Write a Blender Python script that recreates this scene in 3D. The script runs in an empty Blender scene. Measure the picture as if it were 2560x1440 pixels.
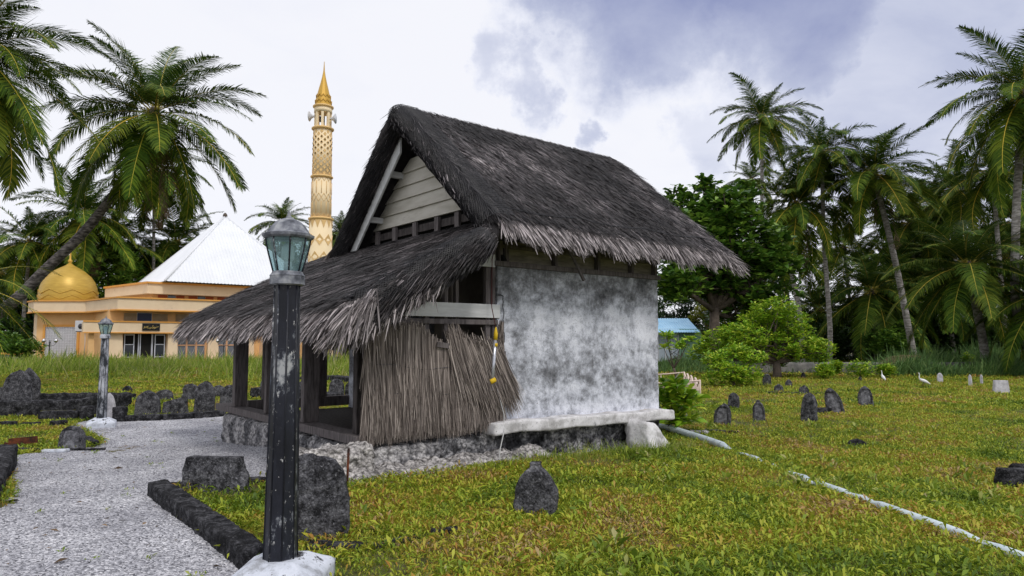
import bpy, bmesh, math, random
import numpy as np
from mathutils import Vector, Matrix, noise

# ------------------------------------------------------------------ camera, sky, sun
sc = bpy.context.scene
COL = sc.collection
F = 1706.7
PIT = math.atan(130 / F)
CAM = np.array([0.0, 0.0, 1.6])
cd = bpy.data.cameras.new('camera'); cam = bpy.data.objects.new('camera', cd); COL.objects.link(cam)
cam.location = CAM; cam.rotation_euler = (math.pi / 2 + PIT, 0, 0)
cd.sensor_width = 36; cd.lens = 24; cd.clip_start = .05; cd.clip_end = 3000
sc.camera = cam
sc.view_settings.view_transform = 'Standard'; sc.view_settings.look = 'None'
sc.view_settings.exposure = 0.0; sc.view_settings.gamma = 1
FW = np.array([0, math.cos(PIT), math.sin(PIT)]); UP = np.array([0, -math.sin(PIT), math.cos(PIT)]); RT = np.array([1.0, 0, 0])

def ray(u, v): return FW + RT * (u - 1280) / F + UP * (720 - v) / F
def D(u, v, Y):
    d = ray(u, v); return CAM + d * (Y / d[1])
def gh(x, y):
    d = np.hypot(np.asarray(x, float) + 0.8, np.asarray(y, float) - 4.2)
    t = np.clip((8.0 - d) / 5.0, 0, 1)
    return 0.17 * t * t * (3 - 2 * t)
def G(u, v, dz=0.0):
    d = ray(u, v); z = 0.0
    for _ in range(8):
        P = CAM + d * ((z + dz - CAM[2]) / d[2]); z = float(gh(P[0], P[1]))
    return P

SUN_AZ = math.radians(150); SUN_EL = math.radians(52)
w = bpy.data.worlds.new('World'); sc.world = w; w.use_nodes = True
nt = w.node_tree; nt.nodes.clear()
def wn(t, **k):
    n = nt.nodes.new(t)
    for a, b in k.items(): setattr(n, a, b)
    return n
sky = wn('ShaderNodeTexSky', sky_type='NISHITA'); sky.sun_disc = False
sky.sun_elevation = SUN_EL; sky.sun_rotation = SUN_AZ
bg1 = wn('ShaderNodeBackground'); bg1.inputs[1].default_value = 0.1
nt.links.new(sky.outputs[0], bg1.inputs[0])
tc = wn('ShaderNodeTexCoord'); sep = wn('ShaderNodeSeparateXYZ'); nt.links.new(tc.outputs['Generated'], sep.inputs[0])
def wm(op, a, b=None, c=None, clamp=False):
    n = wn('ShaderNodeMath', operation=op); n.use_clamp = clamp
    for i, x in enumerate((a, b, c)):
        if x is None: continue
        if isinstance(x, (int, float)): n.inputs[i].default_value = x
        else: nt.links.new(x, n.inputs[i])
    return n.outputs[0]
zc = wm('ADD', wm('MAXIMUM', sep.outputs[2], 0.0), 0.22)
cmb = wn('ShaderNodeCombineXYZ')
nt.links.new(wm('DIVIDE', sep.outputs[0], zc), cmb.inputs[0]); nt.links.new(wm('DIVIDE', sep.outputs[1], zc), cmb.inputs[1])
def wnoise(scale, detail, rough, off=0.0, dist=0.0):
    n = wn('ShaderNodeTexNoise'); n.inputs['Scale'].default_value = scale; n.inputs['Detail'].default_value = detail
    n.inputs['Roughness'].default_value = rough; n.inputs['Distortion'].default_value = dist
    m = wn('ShaderNodeMapping'); m.inputs['Location'].default_value = (off, off * .7, off * 1.3)
    nt.links.new(cmb.outputs[0], m.inputs[0]); nt.links.new(m.outputs[0], n.inputs[0]); return n.outputs[0]
wob = wn('ShaderNodeTexNoise'); wob.inputs['Scale'].default_value = 7; wob.inputs['Detail'].default_value = 7; wob.inputs['Roughness'].default_value = .62; nt.links.new(tc.outputs['Generated'], wob.inputs[0])
wsb = wn('ShaderNodeVectorMath', operation='SUBTRACT'); nt.links.new(wob.outputs['Color'], wsb.inputs[0]); wsb.inputs[1].default_value = (.5, .5, .5)
wsc = wn('ShaderNodeVectorMath', operation='MULTIPLY_ADD'); nt.links.new(wsb.outputs[0], wsc.inputs[0]); wsc.inputs[1].default_value = (.30, .2, .22); nt.links.new(tc.outputs['Generated'], wsc.inputs[2])
wno = wn('ShaderNodeVectorMath', operation='NORMALIZE'); nt.links.new(wsc.outputs[0], wno.inputs[0])
def wdot(u, v, lo, hi):
    d = ray(u, v); d = d / np.linalg.norm(d)
    n = wn('ShaderNodeVectorMath', operation='DOT_PRODUCT'); nt.links.new(wno.outputs[0], n.inputs[0]); n.inputs[1].default_value = d
    m = wn('ShaderNodeMapRange'); m.interpolation_type = 'SMOOTHSTEP'
    nt.links.new(n.outputs['Value'], m.inputs[0])
    m.inputs[1].default_value = math.cos(math.radians(lo)); m.inputs[2].default_value = math.cos(math.radians(hi))
    m.inputs[3].default_value = 0; m.inputs[4].default_value = 1
    return m.outputs[0]
big = wnoise(1.1, 6, .55, 3.1, .4); med = wnoise(3.2, 7, .6, 8.3, .3)
field = wm('ADD', wm('MULTIPLY', big, .6), wm('MULTIPLY', med, .4))
nz = wm('MULTIPLY', wm('SUBTRACT', field, .5), 2.6)
band = wm('MAXIMUM', wdot(1600, -110, 12, 2), wm('MAXIMUM', wdot(1960, -80, 12, 2), wm('MULTIPLY', wdot(2380, 20, 19, 3), .5)))
spots = wm('MAXIMUM', wm('MULTIPLY', wdot(1300, 185, 3.6, .2), .55), wm('MAXIMUM', wm('MULTIPLY', wdot(1490, 325, 2.2, .1), .5), wm('MULTIPLY', wdot(1800, 335, 4, .3), .28)))
dark = wm('MULTIPLY', band, wm('ADD', .92, wm('MULTIPLY', nz, .8)), clamp=True)
dark = wm('MAXIMUM', dark, wm('MULTIPLY', spots, wm('ADD', .9, nz)))
dark = wm('ADD', dark, wm('MULTIPLY', wm('MAXIMUM', nz, 0.0), .16), clamp=True)
cr = wn('ShaderNodeValToRGB'); nt.links.new(dark, cr.inputs[0])
e = cr.color_ramp.elements
e[0].position = 0; e[0].color = (.97, .975, 1.03, 1); e[1].position = 1; e[1].color = (.30, .34, .56, 1)
x = e.new(.12); x.color = (.88, .90, 1.0, 1)
x = e.new(.5); x.color = (.55, .59, .76, 1)
bg2 = wn('ShaderNodeBackground'); bg2.inputs[1].default_value = 1.0; nt.links.new(cr.outputs[0], bg2.inputs[0])
mx = wn('ShaderNodeMixShader'); mx.inputs[0].default_value = .93
nt.links.new(bg1.outputs[0], mx.inputs[1]); nt.links.new(bg2.outputs[0], mx.inputs[2])
wo = wn('ShaderNodeOutputWorld'); nt.links.new(mx.outputs[0], wo.inputs[0])
sl = bpy.data.lights.new('sun', 'SUN'); sl.energy = 1.5; sl.angle = math.radians(11); sl.color = (1, .96, .9)
so = bpy.data.objects.new('sun', sl); COL.objects.link(so)
so.rotation_euler = (math.pi / 2 - SUN_EL, 0, math.pi - SUN_AZ)   # light comes from azimuth SUN_AZ (clockwise from +Y)

# ------------------------------------------------------------------ materials
def mat(name, ramp, scale=5, detail=6, rough=.8, bump=0, bscale=None, stretch=(1, 1, 1), blotch=None, metal=0, spec=.3,
        wave=None, island=False, trans=0, distort=0, bdist=.02, tint=False, nrough=.6, pit=None, ipatch=(1.1, -.37)):
    """ramp: [(pos,(r,g,b))]; blotch: (scale, lo, hi, color, detail); wave:(scale, axis, bump)"""
    m = bpy.data.materials.new(name); m.use_nodes = True; t = m.node_tree; t.nodes.clear()
    N = lambda ty: t.nodes.new(ty); L = t.links.new
    c = N('ShaderNodeTexCoord'); oi = N('ShaderNodeObjectInfo')
    mul = N('ShaderNodeVectorMath'); mul.operation = 'MULTIPLY_ADD'
    L(c.outputs['Object'], mul.inputs[0]); mul.inputs[1].default_value = stretch
    sc3 = N('ShaderNodeMath'); sc3.operation = 'MULTIPLY'; L(oi.outputs['Random'], sc3.inputs[0]); sc3.inputs[1].default_value = 37
    L(sc3.outputs[0], mul.inputs[2])
    vec = mul.outputs[0]
    def noi(s, d, v=vec):
        n = N('ShaderNodeTexNoise'); n.inputs['Scale'].default_value = s; n.inputs['Detail'].default_value = d
        n.inputs['Roughness'].default_value = nrough; n.inputs['Distortion'].default_value = distort; L(v, n.inputs[0]); return n.outputs[0]
    def rmp(src, r):
        q = N('ShaderNodeValToRGB'); L(src, q.inputs[0]); el = q.color_ramp.elements
        el[0].position = r[0][0]; el[0].color = (*r[0][1], 1); el[1].position = r[-1][0]; el[1].color = (*r[-1][1], 1)
        for p_, c_ in r[1:-1]:
            z_ = el.new(p_); z_.color = (*c_, 1)
        return q.outputs[0]
    if island:
        g = N('ShaderNodeNewGeometry'); src = g.outputs['Random Per Island']
        if island != True:
            n0 = noi(island, 3); a_ = N('ShaderNodeMath'); a_.operation = 'MULTIPLY_ADD'; L(n0, a_.inputs[0]); a_.inputs[1].default_value = ipatch[0]
            b_ = N('ShaderNodeMath'); b_.operation = 'MULTIPLY_ADD'; L(src, b_.inputs[0]); b_.inputs[1].default_value = .62; b_.inputs[2].default_value = ipatch[1]
            L(b_.outputs[0], a_.inputs[2]); src = a_.outputs[0]
    else:
        src = noi(scale, detail)
    col = rmp(src, ramp)
    if blotch:
        for bl in (blotch if isinstance(blotch, list) else [blotch]):
            bn = noi(bl[0], bl[4] if len(bl) > 4 else 5)
            f = rmp(bn, [(bl[1], (0, 0, 0)), (bl[2], (1, 1, 1))])
            mxx = N('ShaderNodeMix'); mxx.data_type = 'RGBA'; L(f, mxx.inputs[0]); L(col, mxx.inputs[6]); mxx.inputs[7].default_value = (*bl[3], 1)
            col = mxx.outputs[2]
    if pit:
        vo = N('ShaderNodeTexVoronoi'); vo.inputs['Scale'].default_value = pit[0]; vo.inputs['Randomness'].default_value = 1
        dn = N('ShaderNodeTexNoise'); dn.inputs['Scale'].default_value = pit[0] * .6; dn.inputs['Detail'].default_value = 4; L(vec, dn.inputs[0])
        vm = N('ShaderNodeVectorMath'); vm.operation = 'MULTIPLY_ADD'; L(dn.outputs['Color'], vm.inputs[0]); vm.inputs[1].default_value = (1.6 / pit[0],) * 3; L(vec, vm.inputs[2]); L(vm.outputs[0], vo.inputs[0])
        pr = N('ShaderNodeMapRange'); L(vo.outputs['Distance'], pr.inputs[0]); pr.inputs[1].default_value = .35; pr.inputs[2].default_value = .9; pr.inputs[3].default_value = 1; pr.inputs[4].default_value = pit[2]
        mxx = N('ShaderNodeMix'); mxx.data_type = 'RGBA'; mxx.blend_type = 'MULTIPLY'; mxx.inputs[0].default_value = 1
        L(col, mxx.inputs[6]); L(pr.outputs[0], mxx.inputs[7]); col = mxx.outputs[2]
    if tint:
        at = N('ShaderNodeAttribute'); at.attribute_name = 'tint'
        mxx = N('ShaderNodeMix'); mxx.data_type = 'RGBA'; mxx.blend_type = 'MULTIPLY'; mxx.inputs[0].default_value = 1
        L(col, mxx.inputs[6]); L(at.outputs['Color'], mxx.inputs[7]); col = mxx.outputs[2]
    p = N('ShaderNodeBsdfPrincipled'); L(col, p.inputs['Base Color']); p.inputs['Roughness'].default_value = rough
    p.inputs['Metallic'].default_value = metal; p.inputs['Specular IOR Level'].default_value = spec
    h = None
    if bump:
        h = noi(bscale or scale * 4, 8)
        b = N('ShaderNodeBump'); b.inputs['Strength'].default_value = bump; b.inputs['Distance'].default_value = bdist; L(h, b.inputs['Height'])
        L(b.outputs[0], p.inputs['Normal'])
        if pit:
            b3 = N('ShaderNodeBump'); b3.inputs['Strength'].default_value = 1; b3.inputs['Distance'].default_value = pit[1]; b3.invert = True
            L(vo.outputs['Distance'], b3.inputs['Height']); L(b.outputs[0], b3.inputs['Normal']); L(b3.outputs[0], p.inputs['Normal'])
    if wave:
        wv = N('ShaderNodeTexWave'); wv.bands_direction = wave[1]; wv.inputs['Scale'].default_value = wave[0]; L(c.outputs['Object'], wv.inputs[0])
        b2 = N('ShaderNodeBump'); b2.inputs['Strength'].default_value = wave[2]; b2.inputs['Distance'].default_value = .03
        L(wv.outputs[0], b2.inputs['Height'])
        if bump: L(b.outputs[0], b2.inputs['Normal'])
        L(b2.outputs[0], p.inputs['Normal'])
    o = N('ShaderNodeOutputMaterial')
    if trans:
        tr = N('ShaderNodeBsdfTranslucent'); L(col, tr.inputs[0]); ms = N('ShaderNodeMixShader'); ms.inputs[0].default_value = trans
        L(p.outputs[0], ms.inputs[1]); L(tr.outputs[0], ms.inputs[2]); L(ms.outputs[0], o.inputs[0])
    else: L(p.outputs[0], o.inputs[0])
    return m
def flat(name, c, rough=.6, **k): return mat(name, [(.3, tuple(x * .88 for x in c)), (.7, c)], scale=3, rough=rough, **k)

MT = {}
MT['soil'] = mat('soil', [(.3, (.045, .040, .02)), (.5, (.085, .085, .025)), (.7, (.14, .125, .05))], scale=2.2, detail=10, bump=.6, bscale=40,
                 blotch=[(.9, .56, .68, (.15, .085, .03)), (3, .64, .72, (.27, .25, .23))])
def gravel_mat():
    m = bpy.data.materials.new('crushed_coral_gravel'); m.use_nodes = True; t = m.node_tree; N = t.nodes.new; L = t.links.new
    p = t.nodes['Principled BSDF']; p.inputs['Roughness'].default_value = .9; p.inputs['Specular IOR Level'].default_value = .1
    c = N('ShaderNodeTexCoord'); v = N('ShaderNodeTexVoronoi'); v.inputs['Scale'].default_value = 70; L(c.outputs['Object'], v.inputs[0])
    sp = N('ShaderNodeSeparateColor'); L(v.outputs['Color'], sp.inputs[0])
    r = N('ShaderNodeValToRGB'); L(sp.outputs[0], r.inputs[0]); el = r.color_ramp.elements
    el[0].color = (.13, .13, .15, 1); el[1].color = (.86, .85, .88, 1); q = el.new(.3); q.color = (.36, .36, .39, 1); q = el.new(.7); q.color = (.58, .58, .62, 1)
    n = N('ShaderNodeTexNoise'); n.inputs['Scale'].default_value = 1.3; n.inputs['Detail'].default_value = 6; L(c.outputs['Object'], n.inputs[0])
    r2 = N('ShaderNodeValToRGB'); L(n.outputs[0], r2.inputs[0]); r2.color_ramp.elements[0].color = (.68, .68, .70, 1); r2.color_ramp.elements[0].position = .35
    r2.color_ramp.elements[1].color = (1, 1, 1, 1); r2.color_ramp.elements[1].position = .65
    mx_ = N('ShaderNodeMix'); mx_.data_type = 'RGBA'; mx_.blend_type = 'MULTIPLY'; mx_.inputs[0].default_value = 1; L(r.outputs[0], mx_.inputs[6]); L(r2.outputs[0], mx_.inputs[7])
    L(mx_.outputs[2], p.inputs['Base Color'])
    b = N('ShaderNodeBump'); b.inputs['Strength'].default_value = 1; b.inputs['Distance'].default_value = .012; b.invert = True; L(v.outputs['Distance'], b.inputs['Height']); L(b.outputs[0], p.inputs['Normal'])
    return m
MT['gravel'] = gravel_mat()
MT['chip'] = mat('coral_chip', [(0, (.13, .13, .15)), (.35, (.38, .38, .41)), (1, (.72, .71, .74))], island=True, rough=.9, spec=.1)
MT['leaf_ground'] = mat('ground_cover_leaf', [(0, (.08, .14, .014)), (.22, (.17, .26, .02)), (.46, (.32, .40, .03)), (.66, (.46, .47, .05)), (.78, (.42, .33, .05)), (.90, (.38, .19, .035)), (1, (.44, .32, .15))],
                        island=.9, ipatch=(2.3, -.96), rough=.5, trans=.25)
MT['grass_tall'] = mat('tall_grass_blade', [(0, (.11, .18, .02)), (.5, (.24, .34, .035)), (.8, (.36, .42, .07)), (1, (.42, .38, .18))], island=True, rough=.5, trans=.3)
MT['grass_dark'] = mat('rank_grass_blade', [(0, (.05, .11, .03)), (.6, (.10, .20, .05)), (1, (.20, .29, .09))], island=True, rough=.5, trans=.25)
MT['palm'] = mat('palm_leaflet', [(0, (.018, .045, .010)), (.5, (.046, .090, .016)), (1, (.11, .16, .026))], island=True, rough=.6, spec=.08, trans=.2, tint=True)
MT['rachis'] = flat('palm_midrib', (.42, .36, .07), tint=True)
MT['frond_dead'] = mat('dry_frond', [(0, (.07, .045, .025)), (1, (.24, .16, .09))], island=True, rough=.8)
MT['trunk'] = mat('palm_bark', [(.36, (.12, .11, .10)), (.5, (.26, .24, .22)), (.64, (.42, .40, .38))], scale=4, bump=.6, bscale=18, stretch=(1, 1, 3), rough=.9)
MT['trunk_dark'] = mat('dark_palm_bark', [(.38, (.03, .026, .024)), (.5, (.085, .075, .07)), (.64, (.20, .18, .17))], scale=5, bump=.8, bscale=14, stretch=(1, 1, 3), rough=.9)
MT['bark'] = mat('tree_bark', [(.3, (.05, .04, .03)), (.7, (.14, .11, .09))], scale=5, bump=.6, rough=.9)
MT['nut'] = flat('coconut_husk', (.20, .17, .05))
MT['leaf_bread'] = mat('broad_lobed_leaf', [(0, (.03, .08, .012)), (.5, (.075, .17, .02)), (1, (.20, .32, .04))], island=True, rough=.35, spec=.5, trans=.25)
MT['leaf_frangi'] = mat('bright_shrub_leaf', [(0, (.10, .24, .015)), (.5, (.25, .44, .025)), (1, (.55, .62, .06))], island=True, rough=.4, spec=.4, trans=.3)
MT['leaf_yellow'] = mat('yellow_green_leaf', [(0, (.17, .22, .025)), (1, (.42, .42, .05))], island=True, rough=.5, trans=.3)
MT['leaf_dark'] = mat('dark_green_leaf', [(0, (.02, .05, .012)), (1, (.06, .12, .025))], island=True, rough=.4, trans=.2)  # dark green leaf colour of the undergrowth and background trees
MT['leaf_blue'] = mat('casuarina_needle', [(0, (.04, .085, .05)), (1, (.09, .16, .09))], island=True, rough=.6, trans=.2)
MT['thatch'] = mat('weathered_thatch_strand', [(0, (.008, .007, .008)), (.48, (.024, .021, .022)), (.74, (.085, .075, .078)), (.90, (.26, .23, .24)), (1, (.50, .45, .45))], island=.9, rough=.55, spec=.35)
MT['thatch_base'] = mat('thatch_mass', [(.3, (.010, .009, .010)), (.7, (.035, .031, .033))], scale=9, stretch=(1, 1, 1), bump=.8, bscale=30, rough=.9)
MT['fringe'] = mat('pale_straw_fringe', [(0, (.03, .025, .025)), (.3, (.13, .115, .115)), (.7, (.32, .285, .29)), (1, (.58, .52, .52))], island=True, rough=.55, spec=.35)
MT['panel_straw'] = mat('palm_rib_screen_strand', [(0, (.06, .048, .042)), (.4, (.17, .142, .128)), (.8, (.31, .265, .24)), (1, (.48, .42, .38))], island=True, rough=.75)
MT['net'] = flat('black_net_cord', (.012, .012, .015), rough=.5)
def plaster_mat():
    m = bpy.data.materials.new('weathered_lime_plaster'); m.use_nodes = True; t = m.node_tree; N = t.nodes.new; L = t.links.new
    p = t.nodes['Principled BSDF']; p.inputs['Roughness'].default_value = .95; p.inputs['Specular IOR Level'].default_value = .1
    c = N('ShaderNodeTexCoord')
    def noi(sc_, d, r, st_=(1, 1, 1), dist=0):
        mp = N('ShaderNodeMapping'); mp.inputs['Scale'].default_value = st_; L(c.outputs['Object'], mp.inputs[0]); n = N('ShaderNodeTexNoise'); L(mp.outputs[0], n.inputs[0])
        n.inputs['Scale'].default_value = sc_; n.inputs['Detail'].default_value = d; n.inputs['Roughness'].default_value = r; n.inputs['Distortion'].default_value = dist; return n.outputs[0]
    def mad(a, k, b):
        q = N('ShaderNodeMath'); q.operation = 'MULTIPLY_ADD'; L(a, q.inputs[0]); q.inputs[1].default_value = k
        if isinstance(b, (int, float)): q.inputs[2].default_value = b
        else: L(b, q.inputs[2])
        return q.outputs[0]
    sp = N('ShaderNodeSeparateXYZ'); L(c.outputs['Object'], sp.inputs[0])
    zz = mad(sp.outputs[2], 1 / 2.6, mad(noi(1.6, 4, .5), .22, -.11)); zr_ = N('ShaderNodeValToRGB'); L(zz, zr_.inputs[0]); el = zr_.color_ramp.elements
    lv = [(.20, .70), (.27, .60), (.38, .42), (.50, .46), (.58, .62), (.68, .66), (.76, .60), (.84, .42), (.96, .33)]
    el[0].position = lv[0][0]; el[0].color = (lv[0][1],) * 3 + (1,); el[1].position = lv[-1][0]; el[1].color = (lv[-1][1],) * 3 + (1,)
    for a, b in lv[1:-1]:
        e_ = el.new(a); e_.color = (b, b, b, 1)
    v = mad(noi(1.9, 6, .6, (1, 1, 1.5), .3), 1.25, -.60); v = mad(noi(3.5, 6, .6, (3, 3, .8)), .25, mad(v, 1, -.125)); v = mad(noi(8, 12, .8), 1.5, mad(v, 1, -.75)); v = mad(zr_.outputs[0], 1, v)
    r = N('ShaderNodeValToRGB'); L(v, r.inputs[0]); el = r.color_ramp.elements
    el[0].position = .12; el[0].color = (.075, .078, .085, 1); el[1].position = .80; el[1].color = (.72, .74, .81, 1)
    for a, b in ((.34, (.20, .205, .225)), (.50, (.37, .385, .43)), (.64, (.56, .58, .65))):
        e_ = el.new(a); e_.color = (*b, 1)
    f = N('ShaderNodeValToRGB'); L(noi(55, 6, .7), f.inputs[0]); f.color_ramp.elements[0].position = .58; f.color_ramp.elements[1].position = .66
    mx_ = N('ShaderNodeMix'); mx_.data_type = 'RGBA'; L(f.outputs[0], mx_.inputs[0]); L(r.outputs[0], mx_.inputs[6]); mx_.inputs[7].default_value = (.14, .14, .15, 1)
    L(mx_.outputs[2], p.inputs['Base Color'])
    b = N('ShaderNodeBump'); b.inputs['Strength'].default_value = .6; b.inputs['Distance'].default_value = .008; L(noi(28, 10, .7), b.inputs['Height']); L(b.outputs[0], p.inputs['Normal'])
    return m
MT['plaster'] = plaster_mat()
MT['ledge'] = mat('limewashed_ledge', [(.38, (.40, .39, .39)), (.5, (.62, .61, .62)), (.6, (.76, .75, .77))], scale=5, detail=12, nrough=.7, bump=.8, bscale=30, bdist=.008,
                  blotch=[(30, .60, .66, (.25, .25, .26), 6), (1.3, .60, .70, (.62, .46, .33), 6), (2.5, .63, .70, (.24, .24, .25), 9)], rough=.95, spec=.1)
MT['gstone_face'] = mat('pale_carved_face', [(.40, (.05, .05, .055)), (.49, (.13, .13, .145)), (.58, (.27, .27, .30))], scale=9, detail=13, nrough=.78, bump=.9, bscale=60, bdist=.012, rough=.9, spec=.15)
MT['coral'] = mat('coral_stone', [(.40, (.14, .14, .15)), (.5, (.36, .35, .36)), (.58, (.62, .60, .60))], scale=5, detail=12, nrough=.7, bump=1, bscale=40, bdist=.02,
                  blotch=[(1.4, .50, .58, (.13, .13, .14), 9), (1.1, .70, .76, (.5, .27, .14), 6)], rough=.95, spec=.1, pit=(26, .02, .25))
MT['coral_white'] = mat('pale_coral_stone', [(.40, (.34, .32, .31)), (.5, (.60, .57, .56)), (.6, (.80, .76, .74))], scale=7, detail=12, nrough=.7, bump=1, bscale=40, bdist=.02,
                  blotch=[(1.5, .58, .66, (.22, .21, .21), 9), (1.2, .68, .76, (.6, .33, .17), 6)], rough=.95, spec=.1, pit=(24, .03, .18))
MT['coral_dark'] = mat('stained_coral_stone', [(.42, (.05, .05, .053)), (.50, (.17, .17, .18)), (.58, (.48, .47, .48))], scale=4, detail=12, nrough=.7, bump=1, bscale=40, bdist=.02, rough=.95, spec=.1, pit=(20, .03, .2))
MT['gstone'] = mat('lichened_gravestone', [(.40, (.022, .022, .025)), (.48, (.060, .060, .068)), (.55, (.13, .13, .145)), (.63, (.27, .27, .29))], scale=11, detail=13, nrough=.78, bump=.9, bscale=60, bdist=.012,
                   blotch=[(2.2, .52, .64, (.17, .17, .185), 12), (45, .58, .64, (.26, .26, .28), 5), (38, .56, .62, (.012, .012, .014), 5)], rough=.9, spec=.15, pit=(50, .006, .4))
MT['gstone_dark'] = mat('blackened_kerb_stone', [(.42, (.012, .012, .014)), (.51, (.038, .038, .043)), (.59, (.11, .11, .12))], scale=9, detail=12, nrough=.78, bump=1, bscale=50, bdist=.015,
                   blotch=[(40, .60, .66, (.17, .17, .18), 5)], rough=.9, spec=.15, pit=(35, .01, .4))
MT['gstone_pale'] = mat('pale_gravestone', [(.3, (.30, .29, .31)), (.6, (.56, .55, .58))], scale=9, detail=9, bump=.4, rough=.9, spec=.1)
MT['wood'] = mat('weathered_grey_wood', [(.35, (.075, .066, .066)), (.6, (.16, .142, .142))], scale=5, stretch=(6, 6, .8), detail=8, bump=.3, rough=.85, spec=.15)
MT['wood_frieze'] = mat('old_board', [(.35, (.16, .145, .11)), (.6, (.27, .25, .19))], scale=5, stretch=(1, 6, 6), detail=8, bump=.3, rough=.85, spec=.15)
MT['wood_dark'] = mat('dark_aged_wood', [(.35, (.03, .026, .026)), (.6, (.08, .07, .068))], scale=5, stretch=(5, 5, 1), detail=8, bump=.3, rough=.85, spec=.15)
MT['board'] = mat('painted_white_board', [(.3, (.46, .47, .48)), (.6, (.62, .63, .64))], scale=3, stretch=(.6, 2, 3), detail=8, bump=.15, rough=.6, blotch=(3, .68, .76, (.33, .22, .14)))
MT['siding'] = mat('dirty_cream_siding', [(.3, (.34, .32, .27)), (.6, (.50, .48, .43))], scale=2, stretch=(.7, .7, 3), detail=9, bump=.2, rough=.7, blotch=(2.2, .62, .76, (.20, .18, .15), 8))
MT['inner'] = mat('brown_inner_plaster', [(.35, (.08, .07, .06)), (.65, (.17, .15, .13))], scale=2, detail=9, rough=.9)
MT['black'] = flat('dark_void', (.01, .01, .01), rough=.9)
MT['lamp_paint'] = mat('chipped_black_paint', [(.40, (.008, .009, .014)), (.565, (.018, .020, .030)), (.585, (.12, .13, .15)), (.63, (.36, .37, .38))], scale=4, detail=13, nrough=.74, rough=.4, bump=.3, bscale=30, bdist=.004, stretch=(1, 1, .5),
                       blotch=[(34, .62, .65, (.42, .42, .42), 6), (2.2, .60, .66, (.07, .085, .11), 9)])
MT['lamp_peeled'] = mat('heavily_peeled_paint', [(.40, (.01, .012, .018)), (.48, (.03, .035, .045)), (.51, (.20, .21, .24)), (.60, (.50, .52, .58))], scale=5, detail=12, nrough=.74, rough=.6, stretch=(1, 1, .4))
MT['lamp_cap'] = mat('weathered_lantern_metal', [(.35, (.06, .065, .08)), (.5, (.17, .18, .21)), (.65, (.34, .35, .37))], scale=14, detail=11, rough=.7, bump=.5, bscale=50, bdist=.004)
def glass_mat():
    m = bpy.data.materials.new('teal_frosted_glass'); m.use_nodes = True; t = m.node_tree; p = t.nodes['Principled BSDF']
    n = t.nodes.new('ShaderNodeTexNoise'); n.inputs['Scale'].default_value = 9; n.inputs['Detail'].default_value = 6
    c = t.nodes.new('ShaderNodeTexCoord'); t.links.new(c.outputs['Object'], n.inputs[0])
    r = t.nodes.new('ShaderNodeValToRGB'); t.links.new(n.outputs[0], r.inputs[0]); r.color_ramp.elements[0].color = (.10, .19, .21, 1); r.color_ramp.elements[1].color = (.42, .60, .63, 1)
    r.color_ramp.elements[0].position = .3; r.color_ramp.elements[1].position = .7
    t.links.new(r.outputs[0], p.inputs['Base Color']); p.inputs['Roughness'].default_value = .25
    tr = t.nodes.new('ShaderNodeBsdfTransparent'); tr.inputs[0].default_value = (.72, .88, .9, 1)
    ms = t.nodes.new('ShaderNodeMixShader'); ms.inputs[0].default_value = .62
    t.links.new(p.outputs[0], ms.inputs[1]); t.links.new(tr.outputs[0], ms.inputs[2]); t.links.new(ms.outputs[0], t.nodes['Material Output'].inputs[0])
    return m
MT['teal_glass'] = glass_mat()
MT['bulb'] = flat('milky_bulb', (.75, .77, .76), rough=.3)
MT['whitewash'] = mat('flaking_whitewash', [(.38, (.30, .31, .34)), (.47, (.52, .55, .62)), (.6, (.66, .69, .77))], scale=5, detail=12, nrough=.72, bump=.4, bscale=30, bdist=.006, blotch=[(5, .575, .61, (.035, .035, .04), 12), (40, .62, .66, (.15, .15, .16), 5)], rough=.9)
MT['cream'] = mat('cream_render', [(.3, (.72, .56, .38)), (.7, (.80, .64, .45))], scale=1.2, detail=8, rough=.8, blotch=[(.7, .58, .75, (.66, .52, .37), 9), (3, .64, .72, (.52, .42, .32), 9)])
MT['peach'] = mat('peach_render', [(.3, (.70, .42, .18)), (.7, (.78, .50, .24))], scale=1.2, detail=8, rough=.8, blotch=[(1, .60, .75, (.58, .38, .20), 10)])
MT['orange'] = flat('ochre_trim', (.74, .36, .085), rough=.6)
MT['gold'] = mat('gold_painted_dome', [(.3, (.42, .26, .035)), (.7, (.55, .36, .06))], scale=1.5, stretch=(1, 1, 6), detail=5, rough=.42, spec=.5, metal=.25)
MT['gold_min'] = flat('gold_painted_spire', (.60, .36, .06), rough=.45, metal=.2)
MT['min_wall'] = mat('minaret_render', [(.3, (.80, .64, .40)), (.7, (.86, .71, .47))], scale=1, detail=8, rough=.8)
MT['min_trim'] = flat('minaret_ochre_relief', (.78, .52, .22), rough=.7)
MT['roof_white'] = mat('white_sheet_roof', [(.3, (.74, .76, .80)), (.7, (.82, .84, .88))], scale=.6, detail=5, rough=.4, blotch=(.25, .6, .8, (.70, .73, .78)))
MT['glass_dark'] = flat('dark_window_glass', (.03, .035, .05), rough=.08, spec=.6)
MT['glass_grey'] = flat('grey_curtained_glass', (.16, .18, .22), rough=.12, spec=.6)
MT['alu'] = flat('pale_aluminium_frame', (.58, .62, .72), rough=.4)
MT['blue'] = flat('navy_panel', (.008, .012, .06), rough=.3)
MT['red'] = flat('rust_red_panel', (.38, .09, .03), rough=.6)
MT['louvre'] = mat('grey_louvres', [(.3, (.14, .12, .09)), (.7, (.30, .27, .22))], scale=2, rough=.5)
MT['pinkframe'] = flat('salmon_window_frame', (.66, .38, .22), rough=.6)
MT['wire'] = flat('pale_wire', (.55, .55, .55), rough=.5)
MT['tracery'] = flat('white_tracery', (.6, .6, .58), rough=.5)
MT['lattice'] = flat('white_block_screen', (.66, .66, .70), rough=.7)
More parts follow.
